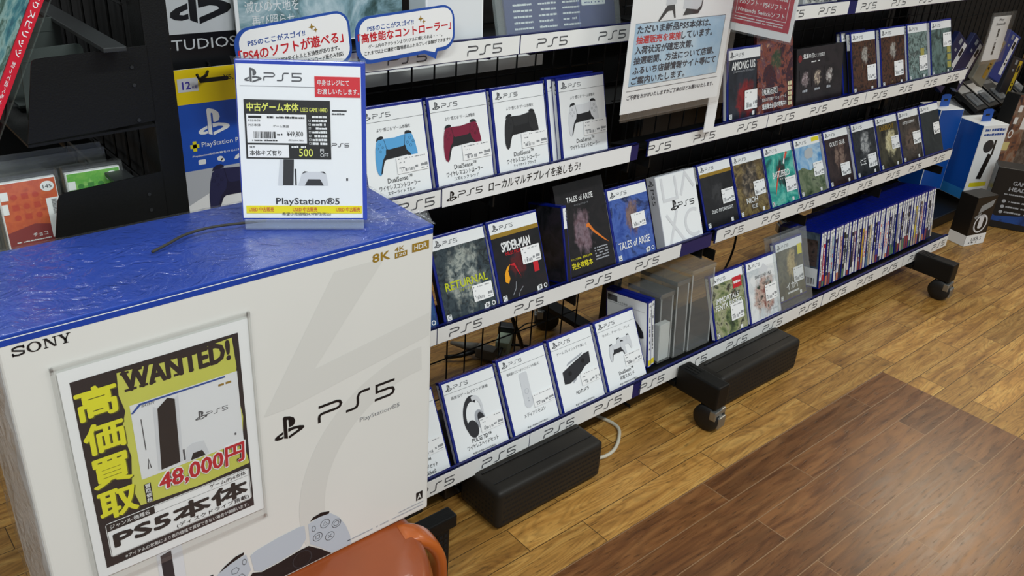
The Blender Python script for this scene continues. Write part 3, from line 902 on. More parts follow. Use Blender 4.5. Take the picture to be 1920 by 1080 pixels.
game_case('game case with hazy golden light in the middle of its cover', 2.697, Y3, Z3, L3,
          art('sepia_print', ['#1a1a18', '#34322a', '#4e4a3a', '#1e1e1a'], 20, 13.0, (.085, .085, .040, .045, ['#8a8260', '#c4b88a', '#d8d0a8', '#6a6450'])), w=tw, group=R3B,
          deco=both(txt('title_lettering', GOLD, ('DIABLO II', .024, .128, .088, .016)), rating), stick=(.086, .060, .050, .042), seed=47)
game_case('game case with brown cover and thin white title, second from the right end', 2.845, Y3, Z3, L3,
          art('taupe_print', ['#1c1a1a', '#38322e', '#504842', '#241f1e'], 26, 14.0, (.075, .07, .05, .045, ['#2a2422', '#6a5a50', '#3a2c2a'])), w=tw, group=R3B,
          deco=both(txt('title_lettering', WINK, ('LOST JUDGMENT', .028, .126, .082, .011)), rating), stick=(.084, .054, .052, .042), seed=48)
game_case('plain charcoal game case at the right end of the middle row', 2.995, Y3, Z3, L3,
          art('charcoal_print', ['#24282a', '#343a3c', '#2c3032', '#3e4446'], 14, 15.0), w=tw, group=R3B, stick=(.084, .066, .046, .040), seed=49)

# ---- upper row, farther rack
R2B = 'games standing on the farther upper shelf'
Y2, Z2, L2 = 1.215, .690, 18
def among(t, w, h):
    put(t, 'title_lettering', WINK, lambda b, y: b.text('AMONG US', .018, .124, .096, .019, y, .02))
    put(t, 'subtitle_lettering', MG, lambda b, y: b.text('CREWMATE EDITION', .022, .117, .088, .004, y))
game_case('dark game case with spaced white title above a deep red patch', 1.795, Y2 + .012, Z2, 12,
          art('void_print', ['#16181f', '#22252e', '#2c303a', '#12141a'], 16, 16.0, (.076, .05, .042, .052, ['#5a1418', '#8a2024', '#6a181c', '#3a1012'])), group=R2B,
          deco=both(among, rating), stick=(.070, .022, .058, .048), seed=51)
def red_book_deco(t, w, h):
    put(t, 'title_box', WINK, lambda b, y: b.rect(.020, .086, .050, .066, y), -.0004)
    put(t, 'title_box_fill', INK, lambda b, y: b.rect(.021, .085, .051, .065, y), -.0005)
    put(t, 'title_lettering', WINK, lambda b, y: b.text('鬼滅の刃', .024, .052, .056, .012, y, .02), -.0007)
    put(t, 'blurb_lettering', WINK, lambda b, y: (b.text('鬼殺隊士必見の攻略本!!', .018, .014, .108, .014, y, .02), b.text('鬼滅の刃対戦アクションゲーム', .018, .034, .108, .009, y)))
    put(t, 'icon_column', mat('cream_ink', '#d8cfa8', .4), lambda b, y: [b.rect(.134 + i * .010, .142 + i * .010, .012 + k * .013, .022 + k * .013, y) for i in range(2) for k in range(5)])
book('thick guide book with fiery swirling cover, beside the dark red-patched game', 1.918, 1.222, Z2, 14, .160, .216, .010,
     art('fire_swirl_print', ['#1a1216', '#4a2024', '#2a1a2c', '#8a4a38', '#5a3a4a', '#c09070'], 34, 17.0, (.085, .135, .028, .028, ['#1c2a20', '#3a4a34', '#7a5a44'])), red_book_deco)
def trio(t, w, h):
    put(t, 'title_lettering', WINK, lambda b, y: (b.text('鬼滅の刃', .030, .122, .05, .013, y, .02), b.text('ヒノカミ血風譚', .084, .122, .05, .011, y), b.dashes(.070, .112, .110, .0035, 9, y)))
    put(t, 'emblem_print', mat('dull_red_ink', '#7a2a2c', .4), lambda b, y: b.ell(.015, .124, .009, .010, y))
    for i, c in enumerate(('#b4a4a8', '#c8b8a4', '#d4d0cc')):
        cx = .042 + i * .060
        put(t, 'group_print', art('pale_group_print_%d' % i, ['#161316', '#221d20', '#2c2528', '#181416'], 40, 18.0 + i, (cx, .068, .019, .022, ['#2a2224', c, '#5a4c4c', c])), lambda b, y, i=i: b.rect(.015 + i * .060, .069 + i * .060, .046, .094, y))
        put(t, 'caption_print', MG, lambda b, y, i=i: b.dashes(.030 + i * .060, .054 + i * .060, .034, .007, 60 + i, y, .9))
def box_set(label, X, yb, zb, lean, w, h, d, pic, deco):
    t = thing('boxed_set', label, 'boxed set', (X, yb, zb), (R(-lean), 0, 0))
    B().box(0, w, .0006, d, 0, h, .0015).solid('slip_box', mat('black_card', '#161416', .35, var=.1), t)
    B().rect(.001, w - .001, .001, h - .001, 0).done('front_print', pic, t)
    deco(t, w, h)
box_set('wide black boxed set with three small pale groups on its front', 2.098, 1.228, Z2, 12, .232, .150, .030,
        art('ash_print', ['#161316', '#221d20', '#2c2528', '#181416'], 14, 19.0), trio)
fire = dict(cols=['#141112', '#2a1a1a', '#5a3a2a', '#1c1618', '#8a6a48'], scale=40, dist=.4, detail=7, blob=(.075, .108, .020, .026, ['#3a3430', '#b8b4ac', '#6a6460', '#d8d0c4']))
game_case('game case with fiery brown cover, beside the wide black boxed set', 2.372, Y2, Z2, L2, art('fire_print_a', seed=20.0, **fire), group=R2B, deco=rating, stick=(.082, .034, .050, .044), seed=52, spine=DARKSP)
game_case('game case behind the fiery one, its spine edge showing beside the boxed set', 2.350, Y2 + .018, Z2, L2, DARKSP, group=R2B, seed=57, spine=DARKSP)
game_case('game case with fiery brown cover, left of the pale green city games', 2.536, Y2, Z2, L2, art('fire_print_b', seed=23.0, **fire), w=.150, group=R2B, deco=rating, stick=(.076, .030, .056, .044), seed=53)
city = dict(cols=['#2c3432', '#4a5a56', '#8aa09c', '#343e3c', '#a8b6b2'], scale=40, dist=.4, detail=7)
game_case('game case with pale green city cover and low sticker', 2.700, Y2, Z2, L2, art('city_print_a', seed=24.0, **city), group=R2B, w=.132,
          deco=lambda t, w, h: (rating(t, w, h), put(t, 'yellow_sign_print', mat('olive_ink', '#a8a050', .4), lambda b, y: b.rect(.082, .106, .070, .098, y))), stick=(.070, .030, .054, .046), seed=54)
game_case('dim green city game case with high sticker, at right end of the upper row', 2.848, Y2 - .002, Z2, L2, art('city_print_b', ['#1c2624', '#3a4c48', '#6a827e', '#26302e'], 30, 25.0), group=R2B, w=.146,
          deco=lambda t, w, h: (rating(t, w, h), put(t, 'yellow_sign_print', mat('olive_ink', '#a8a050', .4), lambda b, y: [b.rect(.110, .136, .022 + i * .024, .042 + i * .024, y) for i in range(3)])), stick=(.082, .090, .056, .044), seed=55)
# dark cases in a row behind, on the rear face
for i in range(14):
    t = thing('dark_case', f'black case on the rear face, {["first","second","third","fourth","fifth","sixth","seventh","eighth","ninth","tenth","eleventh","twelfth","thirteenth","last"][i]} along its row', 'game case', (2.06 + i * .036, 1.445, .701), (0, 0, 0), 'black cases in the rear row')
    B().box(0, .031, .0, .045, 0, .196 + .004 * (i % 3), .001).solid('case_shell', BLACKP, t)
    B().box(.003, .028, .0, .043, .2003, .2025).solid('page_edges', mat('dim_grey_card', '#3a3c40', .5), t) if i % 2 == 0 else None

# ------------------------------------------------------------------ lowest shelf, right of the accessory boxes
def turn_spine(t, lean):
    t.rotation_euler = (Matrix.Rotation(R(-lean), 3, 'X') @ Matrix.Rotation(R(90), 3, 'Z')).to_euler()
for o in COL.objects:
    if o.get('label', '').startswith('game case turned spine outward'):
        turn_spine(o, 14); o.location = (1.2465, 1.176, .417)

ORD = ['first', 'second', 'third', 'fourth', 'fifth', 'sixth', 'seventh', 'eighth', 'ninth', 'tenth', 'eleventh', 'twelfth', 'thirteenth',
       'fourteenth', 'fifteenth', 'sixteenth', 'seventeenth', 'eighteenth', 'nineteenth', 'twentieth', 'twenty-first', 'twenty-second',
       'twenty-third', 'twenty-fourth', 'twenty-fifth', 'twenty-sixth', 'twenty-seventh', 'twenty-eighth', 'twenty-ninth', 'thirtieth',
       'thirty-first', 'thirty-second', 'thirty-third', 'thirty-fourth', 'thirty-fifth', 'thirty-sixth', 'thirty-seventh', 'thirty-eighth',
       'thirty-ninth', 'fortieth', 'forty-first', 'forty-second', 'forty-third', 'forty-fourth', 'forty-fifth', 'forty-sixth']
FEET = [mat('foot_' + c[1:], c, .45) for c in ('#b8a890', '#2a2c30', '#c07a5a', '#4a6a8a', '#e2e2e0', '#5a7a5a', '#8a3a3a', '#d8d8d4')]
BARC = mat('barcode_white', '#e4e6e6', .45)

def spine_case(X, Y, Z, lean, label, top, body, seed, group, w=CW, h=CH, d=CD, back=None, foot=None, shared={}):
    """case standing spine to the viewer; its back cover faces left"""
    t = thing('game_case', label, 'game case', (X, Y, Z), (0, 0, 0), group)
    turn_spine(t, lean)
    key = (w, h, d)
    if key not in shared:
        shared[key] = B().box(0, w, 0, d, 0, h, .0012).solid('case_shell', SHELL, t)
    else:
        o = shared[key].copy(); COL.objects.link(o); o.parent = t
    q = Matrix.Rotation(R(-90), 4, 'Z')      # print plane turned onto the spine: local x -> depth
    b = B(Matrix.Translation((-.0003, 0, 0)) @ q)
    zt = h - .005
    b.rect(-d + .0022, -.0022, zt - top, zt, 0)
    tb = b.done('spine_band', BARC, t)
    b = B(Matrix.Translation((-.0006, 0, 0)) @ q)
    b.text('PS5', -d * .5 + .002, zt - .020, .017, .0038, 0, rot=R(-90)); b.symbol(-d * .5 - .003, zt - .012, .006)
    b.done('spine_band_lettering', GREYINK, tb)
    b = B(Matrix.Translation((-.0003, 0, 0)) @ q)
    b.rect(-d + .0022, -.0022, .003, zt - top, 0)
    sb = b.done('spine_label', body, t)
    r = random.Random(seed)
    b = B(Matrix.Translation((-.0006, 0, 0)) @ q)
    z = zt - top - .012
    while z > .045:
        L = r.uniform(.004, .014)
        if r.random() < .7:
            b.rect(-d * .5 - .0016 - .0008 * r.random(), -d * .5 + .0014, z - L, z, 0)
        z -= L + .002
    tc_ = body.diffuse_color; dark_ = tc_[0] + tc_[1] + tc_[2] < .6
    b.done('spine_title', WINK if dark_ and not foot else r.choice((GREYINK, SOFTINK, BINK, RINK, GREYINK)) if not foot else WINK if r.random() < .5 and not foot else GREYINK if foot else INK, sb)
    if not foot and top != .026:
        b = B(Matrix.Translation((-.0006, 0, 0)) @ q); b.rect(-d + .0022, -.0022, .003, r.uniform(.016, .05), 0)
        b.done('spine_foot', r.choice(FEET), sb)
    if foot:
        b = B(Matrix.Translation((-.0008, 0, 0)) @ q); b.rect(-d + .0024, -.0024, .006, .020, 0)
        b.done('foot_tag', foot, sb)
    if back is not None:
        m = Matrix.Translation((0, d + .0003, 0)) @ Matrix.Rotation(R(180), 4, 'Z')
        bk = B(m); bk.rect(-w + .004, -.004, .004, h - .005); bk.done('back_cover', back[0], t)
        if back[1]: back[1](t, m, w, h)
    return t

def back_pad(t, m, w, h):
    m2 = Matrix.Translation((0, .0004, 0)) @ m
    b = B(m2); b.poly([(-.075, .135), (-.062, .136), (-.030, .110), (-.014, .092), (-.012, .078), (-.022, .074), (-.040, .084), (-.060, .096), (-.076, .112)]).done('pad_print', DG, t)
    b = B(m2); b.text('サウンドを体感しよう', -.11, .148, .06, .006); b.rect(-.132, -.100, .150, .166); b.rect(-.130, -.01, .1455, .146)
    b.done('back_print', GREYINK, t)
YTAG = mat('yellow_tag_ink', '#e3cf2a', .45)
G4 = 'white backed cases standing spine out on the lowest shelf'
for i, lb in enumerate(('white backed blue case with yellow foot tag, showing a dark controller on its left face',
                        'white spined blue case with yellow foot tag, right of the one showing a dark controller')):
    spine_case(1.499 + i * .0155, 1.118 + i * .004, .139, 9, lb, .026, BARC, 70 + i, G4, back=(WHITE, back_pad) if i == 0 else None, foot=YTAG)

def clear_box(label, x0, x1, y0, y1, z0, z1, slip, rot=0):
    t = thing('clear_box', label, 'clear case', ((x0 + x1) / 2, y0, z0), (R(-6), 0, R(rot)), 'clear empty cases on the lowest shelf')
    w = (x1 - x0) / 2; d = y1 - y0; h = z1 - z0; k = .0016
    b = B()
    b.box(-w, w, 0, k, 0, h).box(-w, w, d - k, d, 0, h).box(-w, -w + k, k, d - k, 0, h).box(w - k, w, k, d - k, 0, h).box(-w + k, w - k, k, d - k, 0, k)
    b.solid('case_walls', clear('smoky_acrylic', (.93, .94, .93), .05, .06), t)
    b = B().box(-w - .002, w + .002, -.002, d + .002, h - .010, h + .001, .0008)
    b.solid('lid', clear('smoky_acrylic', (.93, .94, .93), .05, .06), t)
    if slip:
        B().box(-w + .003, w - .004, .003, .020, k + .002, h * slip, .001).solid('paper_insert', BARC, t)
    for sg in (-1, 1):
        B().box(sg * (w - .003) - .001, sg * (w - .003) + .001, .0, .002, .004, h - .012).solid('corner_rib', clear('bright_acrylic', (.95, .97, .97), .35, .1), t)
clear_box('clear empty case with white paper insert, beside the yellow tagged cases', 1.522, 1.570, 1.118, 1.275, .139, .325, .55)
clear_box('clear empty case, middle one of the three beside the white spines', 1.576, 1.624, 1.114, 1.275, .139, .345, 0)
clear_box('wide clear empty case, leftmost neighbour of the green war game', 1.630, 1.722, 1.112, 1.28, .139, .362, 0)

G5 = 'games leaning on the farther lowest shelf'
def myth(t, w, h):
    put(t, 'red_tag', RINK, lambda b, y: b.rect(w - .050, w - .012, h - .056, h - .026, y), -.0004)
    put(t, 'red_tag_lettering', WINK, lambda b, y: b.dashes(w - .046, w - .016, h - .044, .007, 5, y, .95), -.0006)
    put(t, 'title_lettering', WINK, lambda b, y: (b.text('IMMORTALS', .018, .096, .098, .0145, y, .02), b.text('FENYX RISING', .014, .078, .112, .0145, y, .02)))
game_case('game case with green war scene, red tag and two line white title', 1.742, 1.103, .136, 20,
          art('mythic_print', ['#1c2820', '#3e5238', '#7a8658', '#a8a888', '#26342a', '#5a4838'], 26, 26.0), w=.146, group=G5, deco=both(myth, rating), stick=(.074, .036, .056, .046), seed=56)
def ash_mount(t, w, h):
    put(t, 'crest_print', LG, lambda b, y: b.poly([(.060, .140), (.072, .148), (.082, .158), (.092, .150), (.104, .140), (.096, .132), (.066, .132)], y), -.0004)
    put(t, 'title_lettering', GREYINK, lambda b, y: (b.text("BABYLON'S FALL", .040, .121, .076, .009, y), b.text('スクウェア・エニックス', .078, .018, .05, .005, y)))
t_ = game_case('white topped game case with colourful crowd picture', 1.893, 1.100, .138, 20,
          art('snow_crowd_print', ['#d8dcde', '#e8eaea', '#c4ccd0', '#eceeee'], 16, 27.0, (.076, .07, .055, .06, ['#22342c', '#7a3a34', '#c8b0a4', '#1c2426', '#4a6a4c'])), w=.148, group=G5,
          deco=ash_mount, whitebox=False, stick=(.078, .048, .054, .046), seed=58)

# game in a clear protective case
t = thing('clear_display_case', 'clear protective case leaning on the lowest shelf, holding a hazy gold game', 'clear case', (2.024, 1.098, .139), (R(-20), 0, 0))
b = B(); b.box(0, .172, 0, .0015, 0, .215).box(0, .0015, .0015, .026, 0, .215).box(.1705, .172, .0015, .026, 0, .215).box(.0015, .1705, .0245, .026, 0, .215).box(.0015, .1705, .0015, .0245, 0, .002)
b.box(.0015, .1705, .0015, .0245, .2135, .215)
b.solid('case_walls', clear('pale_acrylic', (.95, .96, .96), .045, .08), t)
def ikai(t, w, h):
    put(t, 'yellow_tag', YINK, lambda b, y: b.rect(w - .030, w - .008, h - .056, h - .026, y), -.0004)
    put(t, 'title_lettering', WINK, lambda b, y: b.text('イカイ', .040, .030, .06, .020, y, .02))
    put(t, 'subtitle_lettering', WINK, lambda b, y: b.dashes(.044, .100, .018, .006, 6, y, .9))
e = Vector((.016, .006, .020)); e = Matrix.Rotation(R(-20), 3, 'X') @ e
game_case('game case with hazy gold figure cover, inside the clear protective case', 2.024 + e.x, 1.098 + e.y, .139 + e.z, 20,
          art('moss_gold_print', ['#2a2c22', '#4a4a38', '#6a6850', '#34362a'], 22, 28.0, (.075, .10, .026, .05, ['#6a5a38', '#a8925a', '#c8b47a', '#4a3a2a'])), group=G5,
          deco=both(ikai, rating), stick=(.078, .044, .050, .044), seed=59, spine=DARKSP)

# the long row of cases standing spine out
SPC = ['#e6e6e4', '#b02430', '#27303a', '#d8d8d4', '#9fb8c4', '#2c2a30', '#e0e0de', '#caa39a', '#1d1f22', '#3a4a44', '#d6d6d0', '#22252c', '#8c6a74',
       '#dcdcda', '#3c3a44', '#c9a232', '#e2e2e0', '#34302e', '#d8cba0', '#e4e4e2', '#202226', '#4646a0', '#e2e2e0', '#dedfe0', '#c8ccd0', '#e6e6e6',
       '#262a2c', '#d4d4d6', '#3c4a5c', '#8a8c90', '#e2e2e2', '#302c2a', '#dedede', '#e6e6e4', '#2a2c30', '#dcdcdc', '#e4e4e0', '#c8b43c', '#e2e2e2', '#6a5a50', '#d8d8d8',
       '#3a3e8c', '#e2e2e2', '#2c3038', '#dcdcdc', '#e0e0e0']
SPN = {'e': 'white', 'd': 'white', 'b': 'red', '2': 'dark', '9': 'pale blue', 'c': 'tan', '1': 'black', '3': 'dark', '8': 'dull', '4': 'blue', '6': 'brown'}
def first_back(t, m, w, h):
    m2 = Matrix.Translation((-.0002, .0003, 0)) @ m
    B(m2).rect(-w + .006, -.006, .006, .062).done('back_text_panel', WHITE, t)
    B(m2).rect(-.072, -.010, .068, .150).done('back_picture', art('back_picture_print', ['#16181c', '#3a3230', '#5a4c48', '#22262c'], 40, 31.0), t)
    b = B(Matrix.Translation((0, .0003, 0)) @ m2)
    for i in range(4): b.dashes(-w + .012, -.05, .048 - i * .007, .003, 80 + i, 0, .85)
    b.bars(-.046, -.014, .012, .032, 9, 0, 18)
    b.done('back_print', INK, t)
BK = art('back_cover_print', ['#1c2a38', '#3a4a5a', '#5a6a78', '#202c38'], 20, 30.0)
n = len(SPC)
rr = random.Random(4)
for i, c in enumerate(SPC):
    X = 2.262 + i * (2.972 - 2.262) / (n - 1)
    nm = 'yellow' if c in ('#c9a232', '#c8b43c') else SPN[c[1]]
    lab = (f'{nm} spined game case, {ORD[i]} from left in the lowest shelf spine row' if i < n - 1 else
           'white spined game case at right end of the lowest shelf spine row')
    spine_case(X, 1.113 + rr.uniform(0, .003), .143, 10, lab, rr.choice((.024, .034, .034, .036)), mat('spine_' + c[1:], c, .45), 100 + i, 'games standing spine out on the lowest shelf',
               d=.0152, back=(BK, first_back) if i == 0 else None)

# ------------------------------------------------------------------ black units on the floor under the shelves
PERF = mat('perforated_black', '#201d19', .5, var=.25, spec=.3)
HOLE = mat('hole_black', '#020202', .8)
def floor_unit(label, x0, x1, group):
    w = x1 - x0
    t = thing('perforated_unit', label, 'electronic unit', (x0, 1.005, .0), (0, 0, 0), group)
    B().box(0, w, 0, .13, .006, .104, .014, 3).solid('housing', PERF, t, True)
    B().box(.012, w - .012, .012, .118, 0, .0065).solid('base_skirt', BLACKP, t)
    rail_ = B().box(.012, w - .012, .070, .073, .1045, .1065).box(.012, w - .012, .030, .032, .1043, .1055)
    rail_.solid('top_ridge', BLACKP, t)
    h = B()
    for r_ in range(6):
        for k in range(30):
            x = .018 + k * (w - .036) / 29 + (r_ % 2) * .004
            if x < w - .012:
                h.rect(x - .0032, x + .0032, .022 + r_ * .0125, .0265 + r_ * .0125, -.0003)
    h.done('perforation', HOLE, t, kind='stuff')
    hs = B(Matrix.Rotation(R(-90), 4, 'Z'))
    for r_ in range(6):
        for k in range(10):
            hs.rect(-.115 + k * .0105, -.110 + k * .0105, .022 + r_ * .0125, .0265 + r_ * .0125, -.0003)
    hs.done('side_perforation', HOLE, t, kind='stuff')
    return t
floor_unit('black perforated unit on the floor below the accessory boxes, white cable at its right', .917, 1.223, 'black perforated units')
floor_unit('black perforated unit on the floor right of the front caster', 1.655, 2.010, 'black perforated units')
def slab_unit(label, x0, x1, y0, y1, z1, words):
    t = thing('flat_unit', label, 'electronic unit', (x0, y0, 0))
    B().box(0, x1 - x0, 0, y1 - y0, .012, z1, .004).solid('housing', BLACKP, t)
    for ax in (.02, x1 - x0 - .03):
        for ay in (.015, y1 - y0 - .03): B().lathe([(.008, 0), (.008, .012)], (ax + .008, ay + .006, 0), 14).solid('rubber_foot', TREAD, t)
    B().box(.0, .09, -.012, .04, z1, z1 + .004, .001).box(.13, .155, -.004, .0, z1 - .02, z1 - .006).solid('trim_plate', mat('dark_grey_plastic', '#2e3032', .4), t)
    if words: B().text(words, .02, z1 - .026, .034, .0065, -.0006, .01).done('lettering', MG, t)
slab_unit('flat black unit with small grey lettering, behind the nearer perforated unit', .885, 1.225, 1.142, 1.36, .064, 'SONY')
slab_unit('flat black unit behind the farther perforated unit', 1.665, 2.03, 1.142, 1.36, .064, None)
def cable(name, label, pts, r, m, cat='cable', n=8, plugs=()):
    P = [Vector(p) for p in pts]; out = []
    for i in range(len(P) - 1):
        p0, p1, p2, p3 = P[max(0, i - 1)], P[i], P[i + 1], P[min(len(P) - 1, i + 2)]
        for k in range(6):
            s = k / 6
            out.append(.5 * ((2 * p1) + (p2 - p0) * s + (2 * p0 - 5 * p1 + 4 * p2 - p3) * s * s + (3 * p1 - p0 - 3 * p2 + p3) * s ** 3))
    out.append(P[-1])
    return tag(B().tube(out, r, n).solid(name, m, None, True), label, cat)
cable('power_cable', 'pale cable looping on the floor right of the perforated unit', [(1.225, 1.09, .02), (1.262, 1.055, .006), (1.31, 1.05, .005), (1.363, 1.078, .005), (1.395, 1.12, .005), (1.375, 1.2, .005), (1.33, 1.3, .005), (1.30, 1.4, .005)], .0045, mat('ivory_cable', '#c4beac', .5))
BLKC = mat('black_cable', '#131313', .45)
cable('hanging_cable', 'thin black cable hanging behind the farther rack, above the games', [(2.15, 1.40, .50), (2.137, 1.375, .38), (2.14, 1.36, .28), (2.125, 1.355, .18), (2.09, 1.39, .02)], .0035, BLKC)
cable('floor_cable', 'black cable coiled on the floor behind the nearer wire grid', [(1.18, 1.50, .005), (1.27, 1.47, .03), (1.33, 1.50, .035), (1.40, 1.55, .02), (1.47, 1.50, .01), (1.44, 1.42, .006), (1.36, 1.41, .006)], .004, BLKC)
cable('thin_cable', 'thin black cable beside the adapter on the floor', [(1.40, 1.56, .02), (1.48, 1.57, .05), (1.56, 1.6, .02), (1.62, 1.63, .004)], .002, BLKC)
cable('sloping_cable', 'thick black cable sloping down behind the nearer wire grid', [(1.155, 1.40, .39), (1.25, 1.40, .27), (1.34, 1.42, .10), (1.38, 1.46, .01)], .0055, BLKC)
t = thing('power_adapter', 'grey and black power plug lying behind the nearer wire grid', 'plug', (1.30, 1.60, .004), (0, 0, R(-62)))
B().tube([(-.05, 0, .02), (-.02, 0, .022), (.03, 0, .024)], [.005, .009, .016], 12).solid('sleeve', mat('dull_grey_rubber', '#6a665e', .6), t, True)
B().box(.03, .085, -.018, .018, .004, .036, .006).solid('plug_body', mat('dull_grey_rubber', '#6a665e'), t)
B().tube([(.03, -.01, .02), (.0, -.04, .014), (-.04, -.06, .008)], .006, 8).solid('branch_lead', BLKC, t, True)
t = thing('mains_adapter', 'pale green and black mains adapter on the floor behind the wire grid', 'plug', (1.395, 1.555, .0), (0, 0, R(40)))
B().box(-.03, .03, -.02, .02, .0, .045, .005).solid('body', mat('pale_green_plastic', '#a8b8a0', .5), t)
B().box(.03, .065, -.024, .024, .002, .06, .006).solid('black_block', BLKC, t)
B().box(-.036, -.03, -.012, -.008, .018, .03).box(-.036, -.03, .008, .012, .018, .03).solid('prong', STEEL, t)

# ------------------------------------------------------------------ console carton on the stool
BX0, BX1, BY0, BY1, BZ0, BZ1 = .095, .5595, .760, .940, .435, .866
CARD = mat('white_carton', '#dcdcd7', .3, var=.02, vscale=5)
BLUEC = mat('blue_carton_lid', '#153e9e', .3, var=.10, vscale=14, bump=.4, bscale=26, coat=.25)
t = thing('console_carton', 'large white and blue console carton in crinkled shrink film on the orange stool', 'carton', (BX0, BY0, BZ0))
W, D, H = BX1 - BX0, BY1 - BY0, BZ1 - BZ0
B().box(0, W, 0, D, 0, H - .001, .004, 3).solid('carton_body', CARD, t)
b = B().box(.0005, W - .0005, .0002, D - .0005, H - .0045, H + .0004, .0015)
b.rect(.002, W - .002, H - .0100, H - .004, -.0003)
b.solid('blue_lid', BLUEC, t)
SONYI = mat('soft_black_ink', '#1c1c1e', .4)
def wide_serif(b, x, z, w, h, y):
    """four wide slab-serif letters"""
    u = w / 4.75; th = h * .17
    # S
    b.stroke([(x + u * .98, z + h * .70), (x + u * .90, z + h * .86), (x + u * .5, z + h * .93), (x + u * .12, z + h * .82), (x + u * .10, z + h * .64), (x + u * .5, z + h * .50),
              (x + u * .92, z + h * .36), (x + u * .90, z + h * .16), (x + u * .5, z + h * .07), (x + u * .12, z + h * .14), (x + u * .02, z + h * .32)], th, y)
    b.rect(x, x + u * .10, z, z + h * .36, y); b.rect(x + u * .93, x + u * 1.02, z + h * .66, z + h, y)
    # O
    ox = x + u * 1.75
    n = 30
    for i in range(n):
        a, c = 2 * math.pi * i / n, 2 * math.pi * (i + 1) / n
        q = lambda r, s, k: (ox + u * r * math.cos(k), y, z + h * .5 + h * s * math.sin(k))
        b.face([q(.36, .42, a), q(.58, .52, a), q(.58, .52, c), q(.36, .42, c)])
    # N
    nx = x + u * 2.48
    b.rect(nx + u * .12, nx + u * .22, z, z + h, y); b.rect(nx + u * .90, nx + u * 1.0, z, z + h, y)
    b.poly([(nx + u * .08, z + h), (nx + u * .34, z + h), (nx + u * 1.0, z), (nx + u * .80, z)], y)
    b.rect(nx, nx + u * .34, z, z + h * .09, y); b.rect(nx, nx + u * .3, z + h * .91, z + h, y); b.rect(nx + u * .78, nx + u * 1.12, z + h * .91, z + h, y)
    # Y
    yx = x + u * 3.66
    b.poly([(yx + u * .08, z + h), (yx + u * .36, z + h), (yx + u * .64, z + h * .46), (yx + u * .62, z + h * .3), (yx + u * .48, z + h * .4)], y)
    b.poly([(yx + u * .86, z + h), (yx + u * .98, z + h), (yx + u * .68, z + h * .4), (yx + u * .58, z + h * .46)], y)
    b.rect(yx + u * .47, yx + u * .69, z, z + h * .48, y)
    b.rect(yx + u * .36, yx + u * .80, z, z + h * .08, y); b.rect(yx, yx + u * .42, z + h * .92, z + h, y); b.rect(yx + u * .72, yx + u * 1.08, z + h * .92, z + h, y)
L = lambda X, Z: (X - BX0, Z - BZ0)
put(t, 'maker_lettering', SONYI, lambda b, y: wide_serif(b, .0105, .4085, .049, .0098, y), -.0004)
def shapes(b, y):
    b.poly([(.330, .406), (.395, .406), (.300, .290), (.268, .250), (.235, .250)], y)
    b.poly([(.268, .250), (.300, .290), (.460, .315), (.460, .282)], y)
    b.ring(.455, .085, .185, .150, y, 92, 205, 30)
put(t, 'symbol_pattern', mat('faint_carton_grey', '#d3d3ce', .32), shapes, -.0002)
put(t, 'badge_lettering', GOLD, lambda b, y: (b.text('8K', .379, .4035, .023, .0105, y, .02), b.text('4K', .409, .410, .013, .0055, y, .015), b.rect(.409, .426, .4015, .4085, y), b.rect(.433, .457, .403, .414, y)), -.0004)
put(t, 'badge_small_lettering', CARD, lambda b, y: (b.text('120', .411, .4032, .013, .0038, y, .01), b.text('HDR', .436, .4055, .018, .0062, y, .015)), -.0006)
put(t, 'symbol_print', INK, lambda b, y: b.symbol(.246, .209, .030, y), -.0004)
put(t, 'logo_lettering', INK, lambda b, y: b.logo(.303, .214, .0232, y), -.0004)
put(t, 'name_lettering', SOFTINK, lambda b, y: b.text('PlayStation®5', .358, .190, .058, .0085, y), -.0004)
put(t, 'rating_mark', INK, lambda b, y: b.rect(.444, .4545, .022, .036, y), -.0004)
put(t, 'rating_letter', CARD, lambda b, y: b.text('A', .446, .024, .0065, .009, y, .02), -.0006)
put(t, 'small_print', MG, lambda b, y: (b.dashes(.335, .456, .010, .0022, 3, y, .9), b.dashes(.415, .456, .0155, .002, 4, y, .9)), -.0004)
# printed hardware along the foot of the front
put(t, 'console_print', LG, lambda b, y: b.poly([(.100, .004), (.100, .135), (.128, .140), (.128, .004)], y), -.0003)
put(t, 'console_side_print', DG, lambda b, y: (b.poly([(.104, .004), (.104, .120), (.116, .122), (.116, .004)], y), b.rect(.150, .158, .004, .060, y)), -.0004)
SILV = mat('silver_print', '#b9c2cc', .4)
PADC = .238
put(t, 'trigger_print', INK, lambda b, y: (b.poly([(.165, .058), (.172, .064), (.186, .071), (.197, .072), (.196, .068), (.180, .064)], y), b.poly([(.284, .072), (.288, .0765), (.300, .0785), (.311, .0745), (.310, .071), (.298, .0725)], y)), -.0005)
put(t, 'pad_body_print', SILV, lambda b, y: (b.poly([(.204, .062), (.212, .066), (.240, .070), (.268, .0715), (.276, .069), (.277, .048), (.268, .036), (.240, .032), (.216, .030), (.207, .036)], y),
     b.poly([(.281, .069), (.296, .0725), (.312, .071), (.324, .058), (.333, .040), (.339, .020), (.341, .004), (.312, .004), (.298, .020), (.282, .036)], y),
     b.poly([(.164, .057), (.180, .0635), (.199, .067), (.203, .040), (.190, .022), (.172, .004), (.140, .004), (.146, .028), (.154, .046)], y)), -.0004)
put(t, 'pad_core_print', INK, lambda b, y: b.poly([(.205, .034), (.216, .0285), (.240, .030), (.268, .034), (.280, .034), (.297, .019), (.311, .004), (.174, .004), (.192, .021)], y), -.0004)
